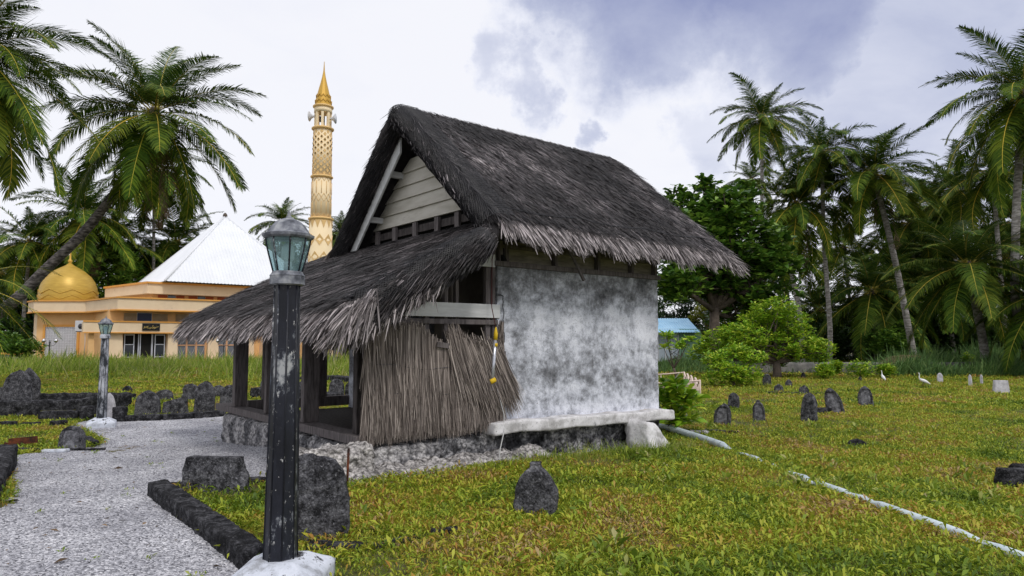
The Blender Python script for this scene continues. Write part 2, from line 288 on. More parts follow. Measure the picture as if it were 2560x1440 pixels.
MT['lattice_back'] = flat('screen_backing_wall', (.36, .35, .38), rough=.9)  # even grey backing plate for the block screen and planter panel
MT['sign'] = flat('black_sign_board', (.006, .006, .008), rough=.3)
MT['sign_gold'] = flat('gold_lettering', (.60, .45, .15), rough=.4)
MT['acwhite'] = flat('off_white_metal', (.62, .63, .66), rough=.5)
MT['steel'] = flat('dark_steel', (.06, .06, .07), rough=.5)
MT['chrome'] = flat('dull_chrome', (.55, .55, .55), rough=.2, metal=.9)
MT['pvc'] = mat('pale_blue_pvc', [(.35, (.40, .47, .50)), (.6, (.62, .70, .74))], scale=4, stretch=(1, 1, 1), detail=9, rough=.5, blotch=(9, .63, .70, (.16, .15, .12), 8))
MT['rail'] = flat('pinkish_cream_paint', (.70, .56, .48), rough=.6)
MT['roof_blue'] = mat('sky_blue_sheet_roof', [(.3, (.22, .44, .66)), (.7, (.38, .60, .78))], scale=1, rough=.4)
MT['shed_green'] = flat('green_painted_wall', (.14, .25, .17), rough=.7)
MT['shed_grey'] = flat('grey_blue_sheet', (.36, .42, .48), rough=.6)
MT['conc'] = mat('mossy_concrete', [(.35, (.07, .075, .075)), (.6, (.22, .21, .20))], scale=3, stretch=(1, 1, .5), detail=10, rough=.9, bump=.5)
MT['rust'] = mat('rusted_iron', [(.42, (.02, .012, .01)), (.6, (.16, .045, .018))], scale=6, detail=9, rough=.9, bump=.5)
MT['feather'] = flat('white_feathers', (.80, .80, .82), rough=.8)
MT['beak'] = flat('yellow_beak', (.65, .45, .08), rough=.5)
MT['tube_lamp'] = flat('silver_tube_casing', (.55, .56, .62), rough=.25, metal=.5)
MT['yellow'] = flat('yellow_plastic', (.75, .50, .02), rough=.5)
MT['redwire'] = flat('dark_red_cable', (.10, .03, .03), rough=.5)
MT['terracotta'] = flat('terracotta', (.5, .17, .09), rough=.8)

# ------------------------------------------------------------------ mesh tools
class M:
    def __init__(s): s.v = []; s.f = []; s.mi = []; s.sm = []
    def add(s, vs, fs, mi=0, smooth=False):
        o = len(s.v); s.v += [tuple(map(float, a)) for a in vs]; s.f += [tuple(i + o for i in f) for f in fs]
        s.mi += [mi] * len(fs); s.sm += [smooth] * len(fs); return s
    def box(s, a, b, mi=0):
        (x0, y0, z0), (x1, y1, z1) = a, b
        return s.add([(x0, y0, z0), (x1, y0, z0), (x1, y1, z0), (x0, y1, z0), (x0, y0, z1), (x1, y0, z1), (x1, y1, z1), (x0, y1, z1)],
                     [(0, 3, 2, 1), (4, 5, 6, 7), (0, 1, 5, 4), (1, 2, 6, 5), (2, 3, 7, 6), (3, 0, 4, 7)], mi)
    def beam(s, p, q, wd, th, up=(0, 0, 1), mi=0):
        p = np.array(p, float); q = np.array(q, float); d = q - p; d = d / np.linalg.norm(d)
        u = np.array(up, float); r = np.cross(d, u); r /= np.linalg.norm(r); u = np.cross(r, d)
        c = []
        for e_ in (p, q):
            for a, b in ((-1, -1), (1, -1), (1, 1), (-1, 1)): c.append(e_ + r * a * wd / 2 + u * b * th / 2)
        return s.add(c, [(0, 1, 2, 3), (7, 6, 5, 4), (0, 4, 5, 1), (1, 5, 6, 2), (2, 6, 7, 3), (3, 7, 4, 0)], mi)
    def tube(s, pts, rad, n=8, mi=0, smooth=True, cap=True):
        pts = [np.array(p, float) for p in pts]; k = len(pts)
        if not hasattr(rad, '__len__'): rad = [rad] * k
        vs = []; ref = None
        for i in range(k):
            d = pts[min(i + 1, k - 1)] - pts[max(i - 1, 0)]; d = d / (np.linalg.norm(d) + 1e-9)
            if ref is None: ref = np.array([1, 0, 0.]) if abs(d[0]) < .8 else np.array([0, 1, 0.])
            r = ref - d * (ref @ d); r /= np.linalg.norm(r) + 1e-9; ref = r; b = np.cross(d, r)
            for j in range(n):
                a = 2 * math.pi * j / n; vs.append(pts[i] + (r * math.cos(a) + b * math.sin(a)) * rad[i])
        fs = [(i * n + j, i * n + (j + 1) % n, (i + 1) * n + (j + 1) % n, (i + 1) * n + j) for i in range(k - 1) for j in range(n)]
        if cap: fs += [tuple(range(n - 1, -1, -1)), tuple((k - 1) * n + j for j in range(n))]
        return s.add(vs, fs, mi, smooth)
    def lathe(s, prof, n=24, c=(0, 0, 0), mi=0, smooth=True, rot=0):
        vs = []
        for r, z in prof:
            for j in range(n):
                a = 2 * math.pi * j / n + rot; vs.append((c[0] + r * math.cos(a), c[1] + r * math.sin(a), c[2] + z))
        k = len(prof); fs = [(i * n + j, i * n + (j + 1) % n, (i + 1) * n + (j + 1) % n, (i + 1) * n + j) for i in range(k - 1) for j in range(n)]
        fs += [tuple(range(n - 1, -1, -1)), tuple((k - 1) * n + j for j in range(n))]
        return s.add(vs, fs, mi, smooth)
    def prism(s, pts, z0, z1, mi=0):
        n = len(pts); vs = [(x, y, z0) for x, y in pts] + [(x, y, z1) for x, y in pts]
        return s.add(vs, [tuple(range(n - 1, -1, -1)), tuple(range(n, 2 * n))] + [(i, (i + 1) % n, n + (i + 1) % n, n + i) for i in range(n)], mi)
    def build(s, name, mats, parent=None, bevel=0, loc=None):
        me = bpy.data.meshes.new(name); me.from_pydata(s.v, [], s.f)
        for m_ in (mats if isinstance(mats, (list, tuple)) else [mats]): me.materials.append(MT[m_] if isinstance(m_, str) else m_)
        me.polygons.foreach_set('material_index', s.mi); me.polygons.foreach_set('use_smooth', s.sm)
        me.validate(); me.update()
        o = bpy.data.objects.new(name, me); COL.objects.link(o)
        if parent is not None: o.parent = parent
        if loc is not None: o.location = loc
        if bevel:
            b = o.modifiers.new('bevel', 'BEVEL'); b.width = bevel; b.segments = 2; b.limit_method = 'ANGLE'
        return o
def tag(o, label, cat=None, group=None, kind=None):
    if label: o['label'] = label
    if cat: o['category'] = cat
    if group: o['group'] = group
    if kind: o['kind'] = kind
    return o
def empty(name, loc, rz=0, label=None, cat=None, group=None):
    o = bpy.data.objects.new(name, None); COL.objects.link(o); o.location = loc; o.rotation_euler = (0, 0, rz); o.empty_display_size = .3
    return tag(o, label, cat, group)
def dup(o, loc=None, rz=None, scale=None, parent=None, label=None, cat=None, group=None):
    c = o.copy(); COL.objects.link(c)
    if parent is not None: c.parent = parent
    if loc is not None: c.location = loc
    if rz is not None: c.rotation_euler = (0, 0, rz)
    if scale is not None: c.scale = (scale,) * 3
    tag(c, label, cat, group)
    for ch in list(o.children): dup(ch, parent=c)
    return c
def npmesh(name, V, Fc, mats, mi=None, parent=None, smooth=False, tint=None, loc=None):
    """V (n,3), Fc (m,k) array"""
    me = bpy.data.meshes.new(name); n, (m_, k) = len(V), Fc.shape
    me.vertices.add(n); me.vertices.foreach_set('co', np.ascontiguousarray(V, dtype=np.float32).ravel())
    me.loops.add(m_ * k); me.loops.foreach_set('vertex_index', np.ascontiguousarray(Fc, dtype=np.int32).ravel())
    me.polygons.add(m_); me.polygons.foreach_set('loop_start', np.arange(0, m_ * k, k, dtype=np.int32))
    for q in mats: me.materials.append(MT[q])
    if mi is not None: me.polygons.foreach_set('material_index', np.asarray(mi, dtype=np.int32))
    me.update(calc_edges=True)
    if smooth: me.polygons.foreach_set('use_smooth', np.ones(m_, dtype=bool))
    if tint is not None:
        at = me.color_attributes.new('tint', 'FLOAT_COLOR', 'POINT'); c = np.ones((n, 4), dtype=np.float32); c[:, :3] = tint; at.data.foreach_set('color', c.ravel())
    me.validate()
    o = bpy.data.objects.new(name, me); COL.objects.link(o)
    if parent is not None: o.parent = parent
    if loc is not None: o.location = loc
    return o
def nrm(a): return a / (np.linalg.norm(a, axis=-1, keepdims=True) + 1e-9)
def strands(P, Dr, L, W, rng, sag=0.0, seg=2, wdir=None):
    """thin tapered strips; returns V, F(quads)"""
    n = len(P); Dr = nrm(Dr); L = np.broadcast_to(L, n)[:, None]; W = np.broadcast_to(W, n)[:, None]
    if wdir is None: wdir = nrm(np.cross(Dr, rng.normal(size=(n, 3))))
    else: wdir = nrm(wdir - Dr * np.sum(wdir * Dr, 1, keepdims=True))
    rows = []
    sg = np.broadcast_to(sag, n)[:, None]
    bend = rng.normal(size=(n, 3)) * .04
    for i in range(seg + 1):
        t = i / seg
        c = P + Dr * L * t + np.array([0, 0, -1.]) * L * sg * t * t + bend * L * t * t
        ww = W * (1.0 if i < seg else .3) * (.75 if i == 0 else 1)
        rows += [c - wdir * ww / 2, c + wdir * ww / 2]
    V = np.stack(rows, 1).reshape(-1, 3); k = 2 * (seg + 1)
    base = (np.arange(n) * k)[:, None]
    Fc = np.concatenate([base + np.array([[2 * i, 2 * i + 1, 2 * i + 3, 2 * i + 2]]) for i in range(seg)], 0)
    return V, Fc
def fbm(p, o=4): return noise.fractal(Vector(p), 1.0, 2.0, o, noise_basis='PERLIN_ORIGINAL')

def roughbox(name, a, b, res, amp, mt, parent=None, seed=0, rnd=.15, loc=None, rz=0, shape=None, freq=3.0, smooth=True):
    """box a..b with gridded faces, rounded edges and noise relief"""
    a = np.array(a, float); b = np.array(b, float); s = b - a; c = (a + b) / 2
    n = np.maximum(1, np.round(s / res).astype(int)); idx = {}; vs = []; fs = []
    def vid(i, j, k):
        key = (i, j, k)
        if key not in idx:
            idx[key] = len(vs); vs.append(a + s * np.array([i / n[0], j / n[1], k / n[2]]))
        return idx[key]
    for ax in range(3):
        u_, v_ = [q for q in range(3) if q != ax]
        for side in (0, n[ax]):
            for i in range(n[u_]):
                for j in range(n[v_]):
                    q = []
                    for di, dj in ((0, 0), (1, 0), (1, 1), (0, 1)):
                        t = [0, 0, 0]; t[ax] = side; t[u_] = i + di; t[v_] = j + dj; q.append(vid(*t))
                    flip = (side == 0) ^ (ax == 1)
                    fs.append(tuple(q[::-1]) if flip else tuple(q))
    r = rnd * s.min(); out = []
    for p in vs:
        q = p - c; inner = np.clip(q, -s / 2 + r, s / 2 - r); dd = q - inner; l = np.linalg.norm(dd)
        if l > 1e-6:
            q2 = inner + dd / l * min(r, l) if np.count_nonzero(np.abs(dd) > 1e-6) > 1 else q
            nn = dd / l
        else: q2, nn = q, np.zeros(3)
        p2 = q2 + c
        h = fbm(p2 * freq + seed * 13.7, 5) * amp + fbm(p2 * freq * 5 + seed, 3) * min(amp * .35, .012)
        p2 = p2 + (nn if l > 1e-6 else nrm(q)) * h
        if shape: p2 = np.array(shape(p2))
        out.append(p2)
    m_ = M().add(out, fs, 0, smooth); o = m_.build(name, mt, parent)
    if loc is not None: o.location = loc
    o.rotation_euler = (0, 0, rz)
    return o

PROF = {
 'ogee': [(0, 1), (.35, .98), (.55, .93), (.7, .80), (.8, .62), (.88, .40), (.94, .17), (1, .04)],
 'point': [(0, 1), (.5, .98), (.65, .90), (.78, .74), (.88, .52), (.95, .28), (1, .06)],
 'round': [(0, 1), (.5, .98), (.68, .93), (.8, .80), (.9, .60), (.96, .38), (1, .12)],
 'bump': [(0, .97), (.3, 1), (.6, .96), (.74, .80), (.84, .60), (.88, .36), (.93, .26), (.98, .24), (1, .12)],
 'trap': [(0, 1), (.3, .96), (.6, .91), (.9, .87), (.97, .85), (1, .83)],
 'shell': [(0, .90), (.25, 1), (.5, .97), (.7, .76), (.83, .50), (.90, .27), (.95, .23), (.98, .27), (1, .24)],
 'lump': [(0, 1), (.3, .95), (.6, .75), (.85, .45), (1, .1)],
 'blade': [(0, .95), (.5, 1), (.8, .9), (.9, .6), (1, .1)]}
def stone(kind, h, wd, th, seed=0, panel=0, lean=0, slant=0, mt='gstone', name='gravestone', rows=26, amp=.012):
    pr = PROF[kind]; zs = np.linspace(0, 1, rows); zs = 1 - (1 - zs) ** 1.25
    hw = np.interp(zs, [a for a, _ in pr], [b for _, b in pr]); n = 36; vs = []; pf = []
    for t, wf in zip(zs, hw):
        for j in range(n):
            a = 2 * math.pi * j / n; ca, sa = math.cos(a), math.sin(a); e_ = .28
            x = math.copysign(abs(ca) ** e_, ca) * wd / 2 * wf; y = math.copysign(abs(sa) ** e_, sa) * th / 2 * (1 - .3 * t) * (.35 + .65 * min(1, wf * 2.2))
            if panel and abs(x) < wd * .5 * min(.66, max(0, wf - .26)) and .02 < t < .86: y *= (1 - panel)
            z = t * h
            if slant: z = min(z, h * (.62 + .38 * min(1, max(0, .5 + slant * x / wd))))
            p = np.array([x, y, z]); q = fbm(p * 5 + seed * 7.3, 5) * amp + fbm(p * 22 + seed, 3) * amp * .35
            p = p + nrm(np.array([x / wd, y / th, 0])) * q
            p[0] += fbm([0, seed, z * 3]) * amp; p[2] += -.04 if t == 0 else fbm([x * 9, seed, 1]) * amp * .7 * t
            p[0] += lean * z
            vs.append(p); pf.append(bool(panel and abs(x) < wd * .5 * min(.66, max(0, wf - .26)) and .02 < t < .86))
    fs = [(i * n + j, i * n + (j + 1) % n, (i + 1) * n + (j + 1) % n, (i + 1) * n + j) for i in range(rows - 1) for j in range(n)]
    fs += [tuple(range(n - 1, -1, -1)), tuple((rows - 1) * n + j for j in range(n))]
    mm = M().add(vs, fs, 0, True); mm.mi = [1 if all(pf[q] for q in f) else 0 for f in fs]
    return mm.build(name, [mt, 'gstone_face'])
def yaw_to_cam(P): return math.atan2(-P[0], P[1]) * 1.0   # rotates a +x-wide stone to face the viewpoint
def put(o, P, rz, tiltx=0): o.location = (P[0], P[1], P[2]); o.rotation_euler = (tiltx, 0, rz); return o
def setst(kind, u0, u1, vt, vb, yaw, label, th=.10, dz=0, cat='gravestone', name='gravestone', wscale=1.0, group='old coral gravestones in the graveyard', tilt=0, **k):
    P = G((u0 + u1) / 2, vb, dz); dep = (P - CAM) @ FW; wd = (u1 - u0) / F * dep * wscale; h = (vb - vt) / F * dep + .02
    o = stone(kind, h, wd, min(th, wd * .6), seed=(u0 * 7 + vt) % 97, name=name, **k)
    put(o, (P[0], P[1], P[2] - .01), yaw, tilt); return tag(o, label, cat, group)

# ------------------------------------------------------------------ ground
def inpoly(x, y, poly):
    r = np.zeros(x.shape, bool); n = len(poly)
    for i in range(n):
        x1, y1 = poly[i]; x2, y2 = poly[(i + 1) % n]
        c = ((y1 > y) != (y2 > y)) & (x < (x2 - x1) * (y - y1) / (y2 - y1 + 1e-12) + x1); r ^= c
    return r
def axis(lo, hi, near, step, g=1.14):
    a = list(np.arange(-near, near + 1e-6, step)); s = step
    while a[-1] < hi: s *= g; a.append(a[-1] + s)
    s = step
    while a[0] > lo: s *= g; a.insert(0, a[0] - s)
    return np.array(a)
ax = axis(-900, 900, 9, .15); ay = axis(-60, 1500, 9, .15) + 6
X, Y = np.meshgrid(ax, ay); V = np.stack([X, Y, gh(X, Y)], -1).reshape(-1, 3)
nx_, ny_ = len(ax), len(ay); ii = np.arange(ny_ - 1)[:, None] * nx_ + np.arange(nx_ - 1)[None]
Fq = np.stack([ii, ii + 1, ii + nx_ + 1, ii + nx_], -1).reshape(-1, 4)
gr = npmesh('ground', V, Fq, ['soil'], smooth=True); gr['kind'] = 'structure'

PTH = [G(u, v)[:2] for u, v in ((-300, 1440), (-150, 1300), (0, 1275), (34, 1262), (30, 1140), (110, 1134), (165, 1126), (250, 1118), (262, 1104), (215, 1075), (180, 1062), (215, 1052), (312, 1054),
                               (430, 1050), (560, 1040), (640, 1045))]
PTH += [(-1.2, 11.2), (-.9, 9.6), (-1.3, 7.9), (-1.75, 7.25)] + [G(u, v)[:2] for u, v in ((760, 1190), (700, 1205), (560, 1212), (430, 1222), (395, 1238), (520, 1338), (640, 1428))] + [(-1.25, 3.1), (-1.1, 1.0), (-4.5, 1.0)]
PTH = [tuple(p) for p in PTH]
bx0, bx1 = min(p[0] for p in PTH), max(p[0] for p in PTH); by0, by1 = min(p[1] for p in PTH), max(p[1] for p in PTH)
gx = np.arange(bx0 - .1, bx1 + .1, .05); gy = np.arange(by0 - .1, by1 + .1, .05)
X, Y = np.meshgrid(gx, gy); rng = np.random.default_rng(3)
ji = rng.normal(size=(len(gy) - 1, len(gx) - 1, 2)) * .035
cx, cy = X[:-1, :-1] + .025 + ji[..., 0], Y[:-1, :-1] + .025 + ji[..., 1]
keep = inpoly(cx, cy, PTH)
Z = gh(X, Y) + .012 + rng.normal(size=X.shape) * .0025 + .012 * np.sin(X * 2.1 + 1) * np.sin(Y * 1.7)
# gravel banked up against the hut's front footing
Z += .10 * np.exp(-(((X + 3.0) / .9) ** 2 + ((Y - 9.6) / 1.2) ** 2))
nx_ = len(gx); ii = (np.arange(len(gy) - 1)[:, None] * nx_ + np.arange(nx_ - 1)[None])[keep]
Fq = np.stack([ii, ii + 1, ii + nx_ + 1, ii + nx_], -1)
V = np.stack([X, Y, Z], -1).reshape(-1, 3); used = np.unique(Fq); rm = -np.ones(len(V), int); rm[used] = np.arange(len(used))
gp = npmesh('gravel_path', V[used], rm[Fq], ['gravel'], smooth=True); gp['kind'] = 'structure'
# loose chips
n = 60000; px = rng.uniform(bx0, bx1, n); py = 1.5 + (rng.random(n) ** 1.5) * (by1 - 1.5); k = inpoly(px, py, PTH); px, py = px[k], py[k]; n = len(px)
pz = gh(px, py) + .014 + .012 * np.sin(px * 2.1 + 1) * np.sin(py * 1.7) + .10 * np.exp(-(((px + 3.0) / .9) ** 2 + ((py - 9.6) / 1.2) ** 2))
s = rng.uniform(.005, .014, n); rr = rng.normal(size=(n, 4, 3)); rr = nrm(rr) * s[:, None, None]; rr[:, :, 2] *= .6
V = (np.stack([px, py, pz], 1)[:, None] + rr).reshape(-1, 3); b = (np.arange(n) * 4)[:, None]
Fc = np.concatenate([b + np.array([q]) for q in ((0, 1, 2), (0, 2, 3), (0, 3, 1), (1, 3, 2))], 0)
tag(npmesh('gravel', V, Fc, ['chip']), 'loose pale coral gravel chips spread over the path', 'gravel', kind='stuff')

# ------------------------------------------------------------------ hut
AZ = math.radians(50.6); HO = Vector((-.191, 8.612, 0)); HR = math.pi / 2 - AZ
hut = empty('thatched_hut', HO, HR, 'old thatched hut with steep roof, plastered coral wall and open timber veranda', 'hut')
ha = np.array([math.sin(AZ), math.cos(AZ), 0]); hb = np.array([-ha[1], ha[0], 0])
def HW(x, y, z): return np.array(HO) + ha * x + hb * y + np.array([0, 0, z])
W4 = 4.1
m = M().box((0, 0, .40), (3.16, .16, 2.535)).box((3.0, .16, .40), (3.16, W4, 2.9)).box((0, W4 - .16, .4), (3.0, W4, 2.9))
def wallgrid():
    vs = []; fs = []; nx, nz = 90, 62
    for j in range(nz + 1):
        for i in range(nx + 1):
            x = -.0 + 3.165 * i / nx; z = .50 + 2.03 * j / nz
            d = .012 * fbm((x * 2, 0, z * 2)) + .005 * fbm((x * 12, 3, z * 12))
            if abs(z - 2.02 + .02 * math.sin(x * 3)) < .02: d -= .006
            if i in (0, nx): x += .012 * fbm((3, i, z * 9))
            vs.append((x, -.012 - d, z))
    for j in range(nz):
        for i in range(nx): a = j * (nx + 1) + i; fs.append((a, a + 1, a + nx + 2, a + nx + 1))
    return vs, fs
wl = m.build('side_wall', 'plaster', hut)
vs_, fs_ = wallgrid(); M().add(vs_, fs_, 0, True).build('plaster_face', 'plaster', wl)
cr_ = M(); pts = [(.07, -.028, 2.16)]; random.seed(4)
for i in range(26): pts.append((.085 + random.uniform(-.012, .012) + (.01 if i > 12 else 0), -.026, 2.14 - i * .031))
cr_.tube([(.0, -.026, 2.165), (.05, -.026, 2.17), (.085, -.026, 2.15)] + pts[1:], .0055, 4); cr_.build('wall_crack', 'black', wl)
# front wall of the cell behind the veranda, with doorway
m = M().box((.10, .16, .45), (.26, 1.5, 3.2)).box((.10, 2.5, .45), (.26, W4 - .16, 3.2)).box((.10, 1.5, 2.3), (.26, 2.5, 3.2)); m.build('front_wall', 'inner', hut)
# ledge and footings
def lsh(p): return (p[0], p[1] + .02 * math.sin(p[0] * 5), p[2] - .03 * (p[0] - 1.6) / 1.6 + .008 * math.sin(p[0] * 7))
roughbox('wall_ledge', (-.22, -.24, .43), (3.24, .05, .578), .025, .009, 'ledge', hut, 3, rnd=.14, shape=lsh, freq=3)
roughbox('side_footing', (-1.0, -.06, -.15), (3.1, .45, .47), .05, .07, 'coral_dark', hut, 5, rnd=.12, freq=3)
roughbox('side_footing', (-1.82, -.10, -.15), (-.80, .45, .43), .045, .06, 'coral', hut, 9, rnd=.12, freq=4)
def bsh(p):
    t = (p[0] + 2.75) / .9
    return (p[0], p[1], p[2] * (1 + .05 * min(1, max(0, t))) if p[2] > .3 else p[2])
roughbox('corner_buttress', (-2.72, -.30, -.12), (-1.80, .10, .50), .022, .07, 'coral_white', hut, 21, rnd=.28, freq=4.5, shape=bsh)
def rsh(p):
    k = max(0, min(1, (p[2] + .1) / .42)); return (p[0], p[1] + .22 * k, p[2])
roughbox('rubble_apron', (-2.5, -.62, -.15), (.5, -.02, .25), .03, .07, 'coral_white', hut, 31, rnd=.3, freq=5, shape=rsh)
roughbox('rubble_apron', (.35, -.36, -.15), (3.0, -.05, .12), .03, .06, 'coral', hut, 37, rnd=.3, freq=5, shape=rsh)
yy = .12
for i, (L_, mm) in enumerate(((1.1, 'coral'), (1.2, 'coral'), (1.0, 'coral'), (1.1, 'coral'))):
    roughbox('front_footing', (-2.0 + .03 * (i % 2), yy, -.12), (-1.4, yy + L_ - .05, .455), .06, .05, mm, hut, 41 + i, rnd=.14, freq=3); yy += L_
M().box((-1.75, .3, .30), (.10, W4, .46)).build('veranda_floor', 'wood_dark', hut)
m = M().box((-1.93, -.03, .475), (-1.70, 4.95, .575)); m.build('sill', 'wood', hut, .008)
m = M().box((-1.70, -.05, .47), (-.95, .06, .53)); m.build('sill', 'wood', hut, .006)
m = M().box((-1.70, W4 - .02, .50), (.1, W4 + .10, .66)); m.build('sill', 'wood', hut, .006)
for (x0, y0, zz, wx, wy) in ((-1.86, .10, 2.2, .20, .10), (-1.88, 1.50, 2.2, .21, .09), (-1.86, 2.86, 2.2, .2, .09), (-1.88, 4.16, 2.2, .2, .12)):
    M().box((x0, y0, .575), (x0 + wx, y0 + wy, zz)).build('post', 'wood_dark' if y0 < 1 else 'wood', hut, .008)
for (x0, y0) in ((-1.46, W4 - .01), (-.55, W4 - .01)):
    M().box((x0, y0, .66), (x0 + .15, y0 + .1, 2.4)).build('post', 'wood', hut, .006)
M().box((-1.90, -.1, 2.02), (-1.72, 5.0, 2.16)).build('eave_beam', 'wood_dark', hut, .006)
# side frame of the veranda (plane y=0)
for x0, z0, z1, wd in ((-1.05, .58, 2.86, .06), (-.78, 1.2, 2.86, .05), (-.62, 1.2, 2.86, .045), (-.16, .6, 3.0, .07), (-.055, 1.2, 3.0, .045)):
    M().box((x0, .015, z0), (x0 + wd, .075, min(z1, 1.985 + (x0 + 2.3) * .51 - .22))).build('stud', 'wood', hut, .004)
M().box((-1.50, -.03, 1.875), (.03, -.006, 2.045)).build('white_board', 'board', hut, .003)
M().box((-.92, -.03, 2.515), (-.05, -.006, 2.675)).build('white_board', 'board', hut, .003)
M().box((-1.55, -.015, 1.79), (.01, .012, 1.85)).build('rail', 'wood', hut, .004)
M().box((-1.60, -.04, .60), (-.50, -.015, .68)).build('batten', 'board', hut, .003)
M().box((-1.80, -.06, .50), (-.50, -.01, .57)).build('batten', 'wood', hut, .003)
# brown plaster wall panel inside the veranda
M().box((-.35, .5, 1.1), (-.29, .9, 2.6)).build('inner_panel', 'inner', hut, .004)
# frieze over the plaster wall
m = M().box((-.05, .05, 2.50), (3.2, .11, 3.2)); fz = m.build('frieze', 'wood_frieze', hut)
M().box((-.06, -.045, 2.535), (3.22, .046, 2.60)).build('beam', 'wood', hut, .004)
M().box((-.06, -.01, 2.775), (3.22, .046, 2.82)).build('rail', 'wood', hut, .004)
for x0 in (.02, .12, .98, 1.82, 2.55, 3.1): M().box((x0, -.03, 2.602), (x0 + .055, .046, 2.95)).build('stud', 'wood', hut, .003)
M().box((3.16, .11, 2.54), (3.22, W4, 2.95)).build('beam', 'wood', hut, .004)
# gable front
bd = M()
def ledge_y(z): return 3.28 - (z - 3.36) * 1.18, .40 + (z - 3.36) * 1.25
z = 3.36; i = 0
while z < 4.55:
    z1 = min(z + .205, 4.6); l0, r0 = ledge_y(z); l1, r1 = ledge_y(z1)
    if l1 < r1 + .05: break
    xo = -.02
    bd.add([(xo - .035, l0, z), (xo - .035, r0, z), (xo - .005, r1, z1), (xo - .005, l1, z1), (xo + .02, l0, z), (xo + .02, r0, z), (xo + .02, r1, z1), (xo + .02, l1, z1)],
           [(0, 1, 2, 3), (7, 6, 5, 4), (0, 4, 5, 1), (1, 5, 6, 2), (2, 6, 7, 3), (3, 7, 4, 0)])
    z = z1 - .008; i += 1
bd.build('gable_siding', 'siding', hut)
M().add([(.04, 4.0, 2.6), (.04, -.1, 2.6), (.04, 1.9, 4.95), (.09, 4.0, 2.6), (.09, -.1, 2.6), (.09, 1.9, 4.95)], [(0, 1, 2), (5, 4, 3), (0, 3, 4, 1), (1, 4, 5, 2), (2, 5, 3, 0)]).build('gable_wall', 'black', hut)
M().box((-.03, .2, 3.19), (.038, 3.45, 3.30)).build('beam', 'wood_dark', hut, .004)
for y0 in (.75, 1.25, 1.85, 2.45, 3.0): M().box((-.075, y0, 3.13), (-.032, y0 + .10, 3.34)).build('block', 'wood', hut, .003)
def zr(y): return 5.12 - (.88 * (1.87 - y) if y < 1.87 else 1.0 * (y - 1.87)) - .07 * math.exp(-((y - 1.87) / .25) ** 2)
for s_ in (0,):
    ys = (1.95, 3.85) if s_ == 0 else (1.79, -.25)
    m = M(); a0, b0 = ys
    off = .36
    m.add([(-.30, a0, zr(a0) - off), (-.30, b0, zr(b0) - off), (-.30, b0, zr(b0) - off - .25), (-.30, a0, zr(a0) - off - .25)] + [(-.27, a0, zr(a0) - off), (-.27, b0, zr(b0) - off), (-.27, b0, zr(b0) - off - .25), (-.27, a0, zr(a0) - off - .25)],
          [(0, 1, 2, 3), (7, 6, 5, 4), (0, 4, 5, 1), (1, 5, 6, 2), (2, 6, 7, 3), (3, 7, 4, 0)])
    m.build('bargeboard', 'board', hut)
for y0 in (2.30, 2.92, 3.5): M().box((-.268, y0, 5.12 - .52 - (y0 - 1.87) - .09), (.04, y0 + .07, 5.12 - .52 - (y0 - 1.87))).build('purlin', 'board', hut)
M().beam((1.05, -.12, 3.0), (1.42, -.14, 2.42), .035, .035).build('loose_lath', 'wood', hut)

def shell(P, Nn, A, a0, a1, r, nseg=26, seed=0, amp=.02):
    """stadium section swept along profile P with outward normals Nn; lateral axis A from a0 (rolled verge) to a1"""
    k = len(P); loop = []
    xs = np.linspace(1, 0, nseg); 
    for t in xs: loop.append((t, 0, 1.0))                     # outer
    for j in range(1, 9):
        a = math.pi * j / 9; loop.append((0, -math.sin(a), math.cos(a)))
    for t in np.linspace(0, 1, 8): loop.append((t, 0, -1.0))
    nl = len(loop); vs = []
    for i in range(k):
        R = r[i] if hasattr(r, '__len__') else r
        for t, dx, nn in loop:
            lat = a0[i] + R + (a1[i] - a0[i] - R) * t + dx * R
            p = P[i] + A * lat + Nn[i] * (nn * R - R)
            h = fbm(p * 1.7 + seed) * amp + fbm(p * 6 + seed) * amp * .5
            vs.append(p + Nn[i] * h * (1 if nn >= 0 else -.3) + A * (dx * h * 1.5))
    fs = [(i * nl + j, i * nl + (j + 1) % nl, (i + 1) * nl + (j + 1) % nl, (i + 1) * nl + j) for i in range(k - 1) for j in range(nl)]
    fs += [tuple(range(nl)), tuple((k - 1) * nl + j for j in range(nl))[::-1]]
    return vs, fs
rng = np.random.default_rng(11)
Xa = np.array([1.0, 0, 0]); 
ysR = list(np.linspace(-.50, 1.6, 20)) + list(np.linspace(1.66, 2.08, 8)) + list(np.linspace(2.2, 4.25, 18))
P = [np.array([0, y, zr(y)]) for y in ysR]; Nn = []
for i in range(len(P)):
    d = P[min(i + 1, len(P) - 1)] - P[max(i - 1, 0)]; d /= np.linalg.norm(d); Nn.append(np.array([0, -d[2], d[1]]))
a0 = [-.47 - .03 * math.sin(i * .5) for i in range(len(P))]; a1 = [4.22 + .16 * abs(y - 1.87) / 2.35 for y in ysR]
vs, fs = shell(P, Nn, Xa, a0, a1, .15, seed=2)
roof = M().add(vs, fs, 0, True).build('roof', 'thatch_base', hut)
def roofpt(x, y):
    z = np.where(y < 1.87, 5.12 - .88 * (1.87 - y), 5.12 - 1.0 * (y - 1.87)) - .07 * np.exp(-((y - 1.87) / .25) ** 2)
    return np.stack([x, y, z], -1)
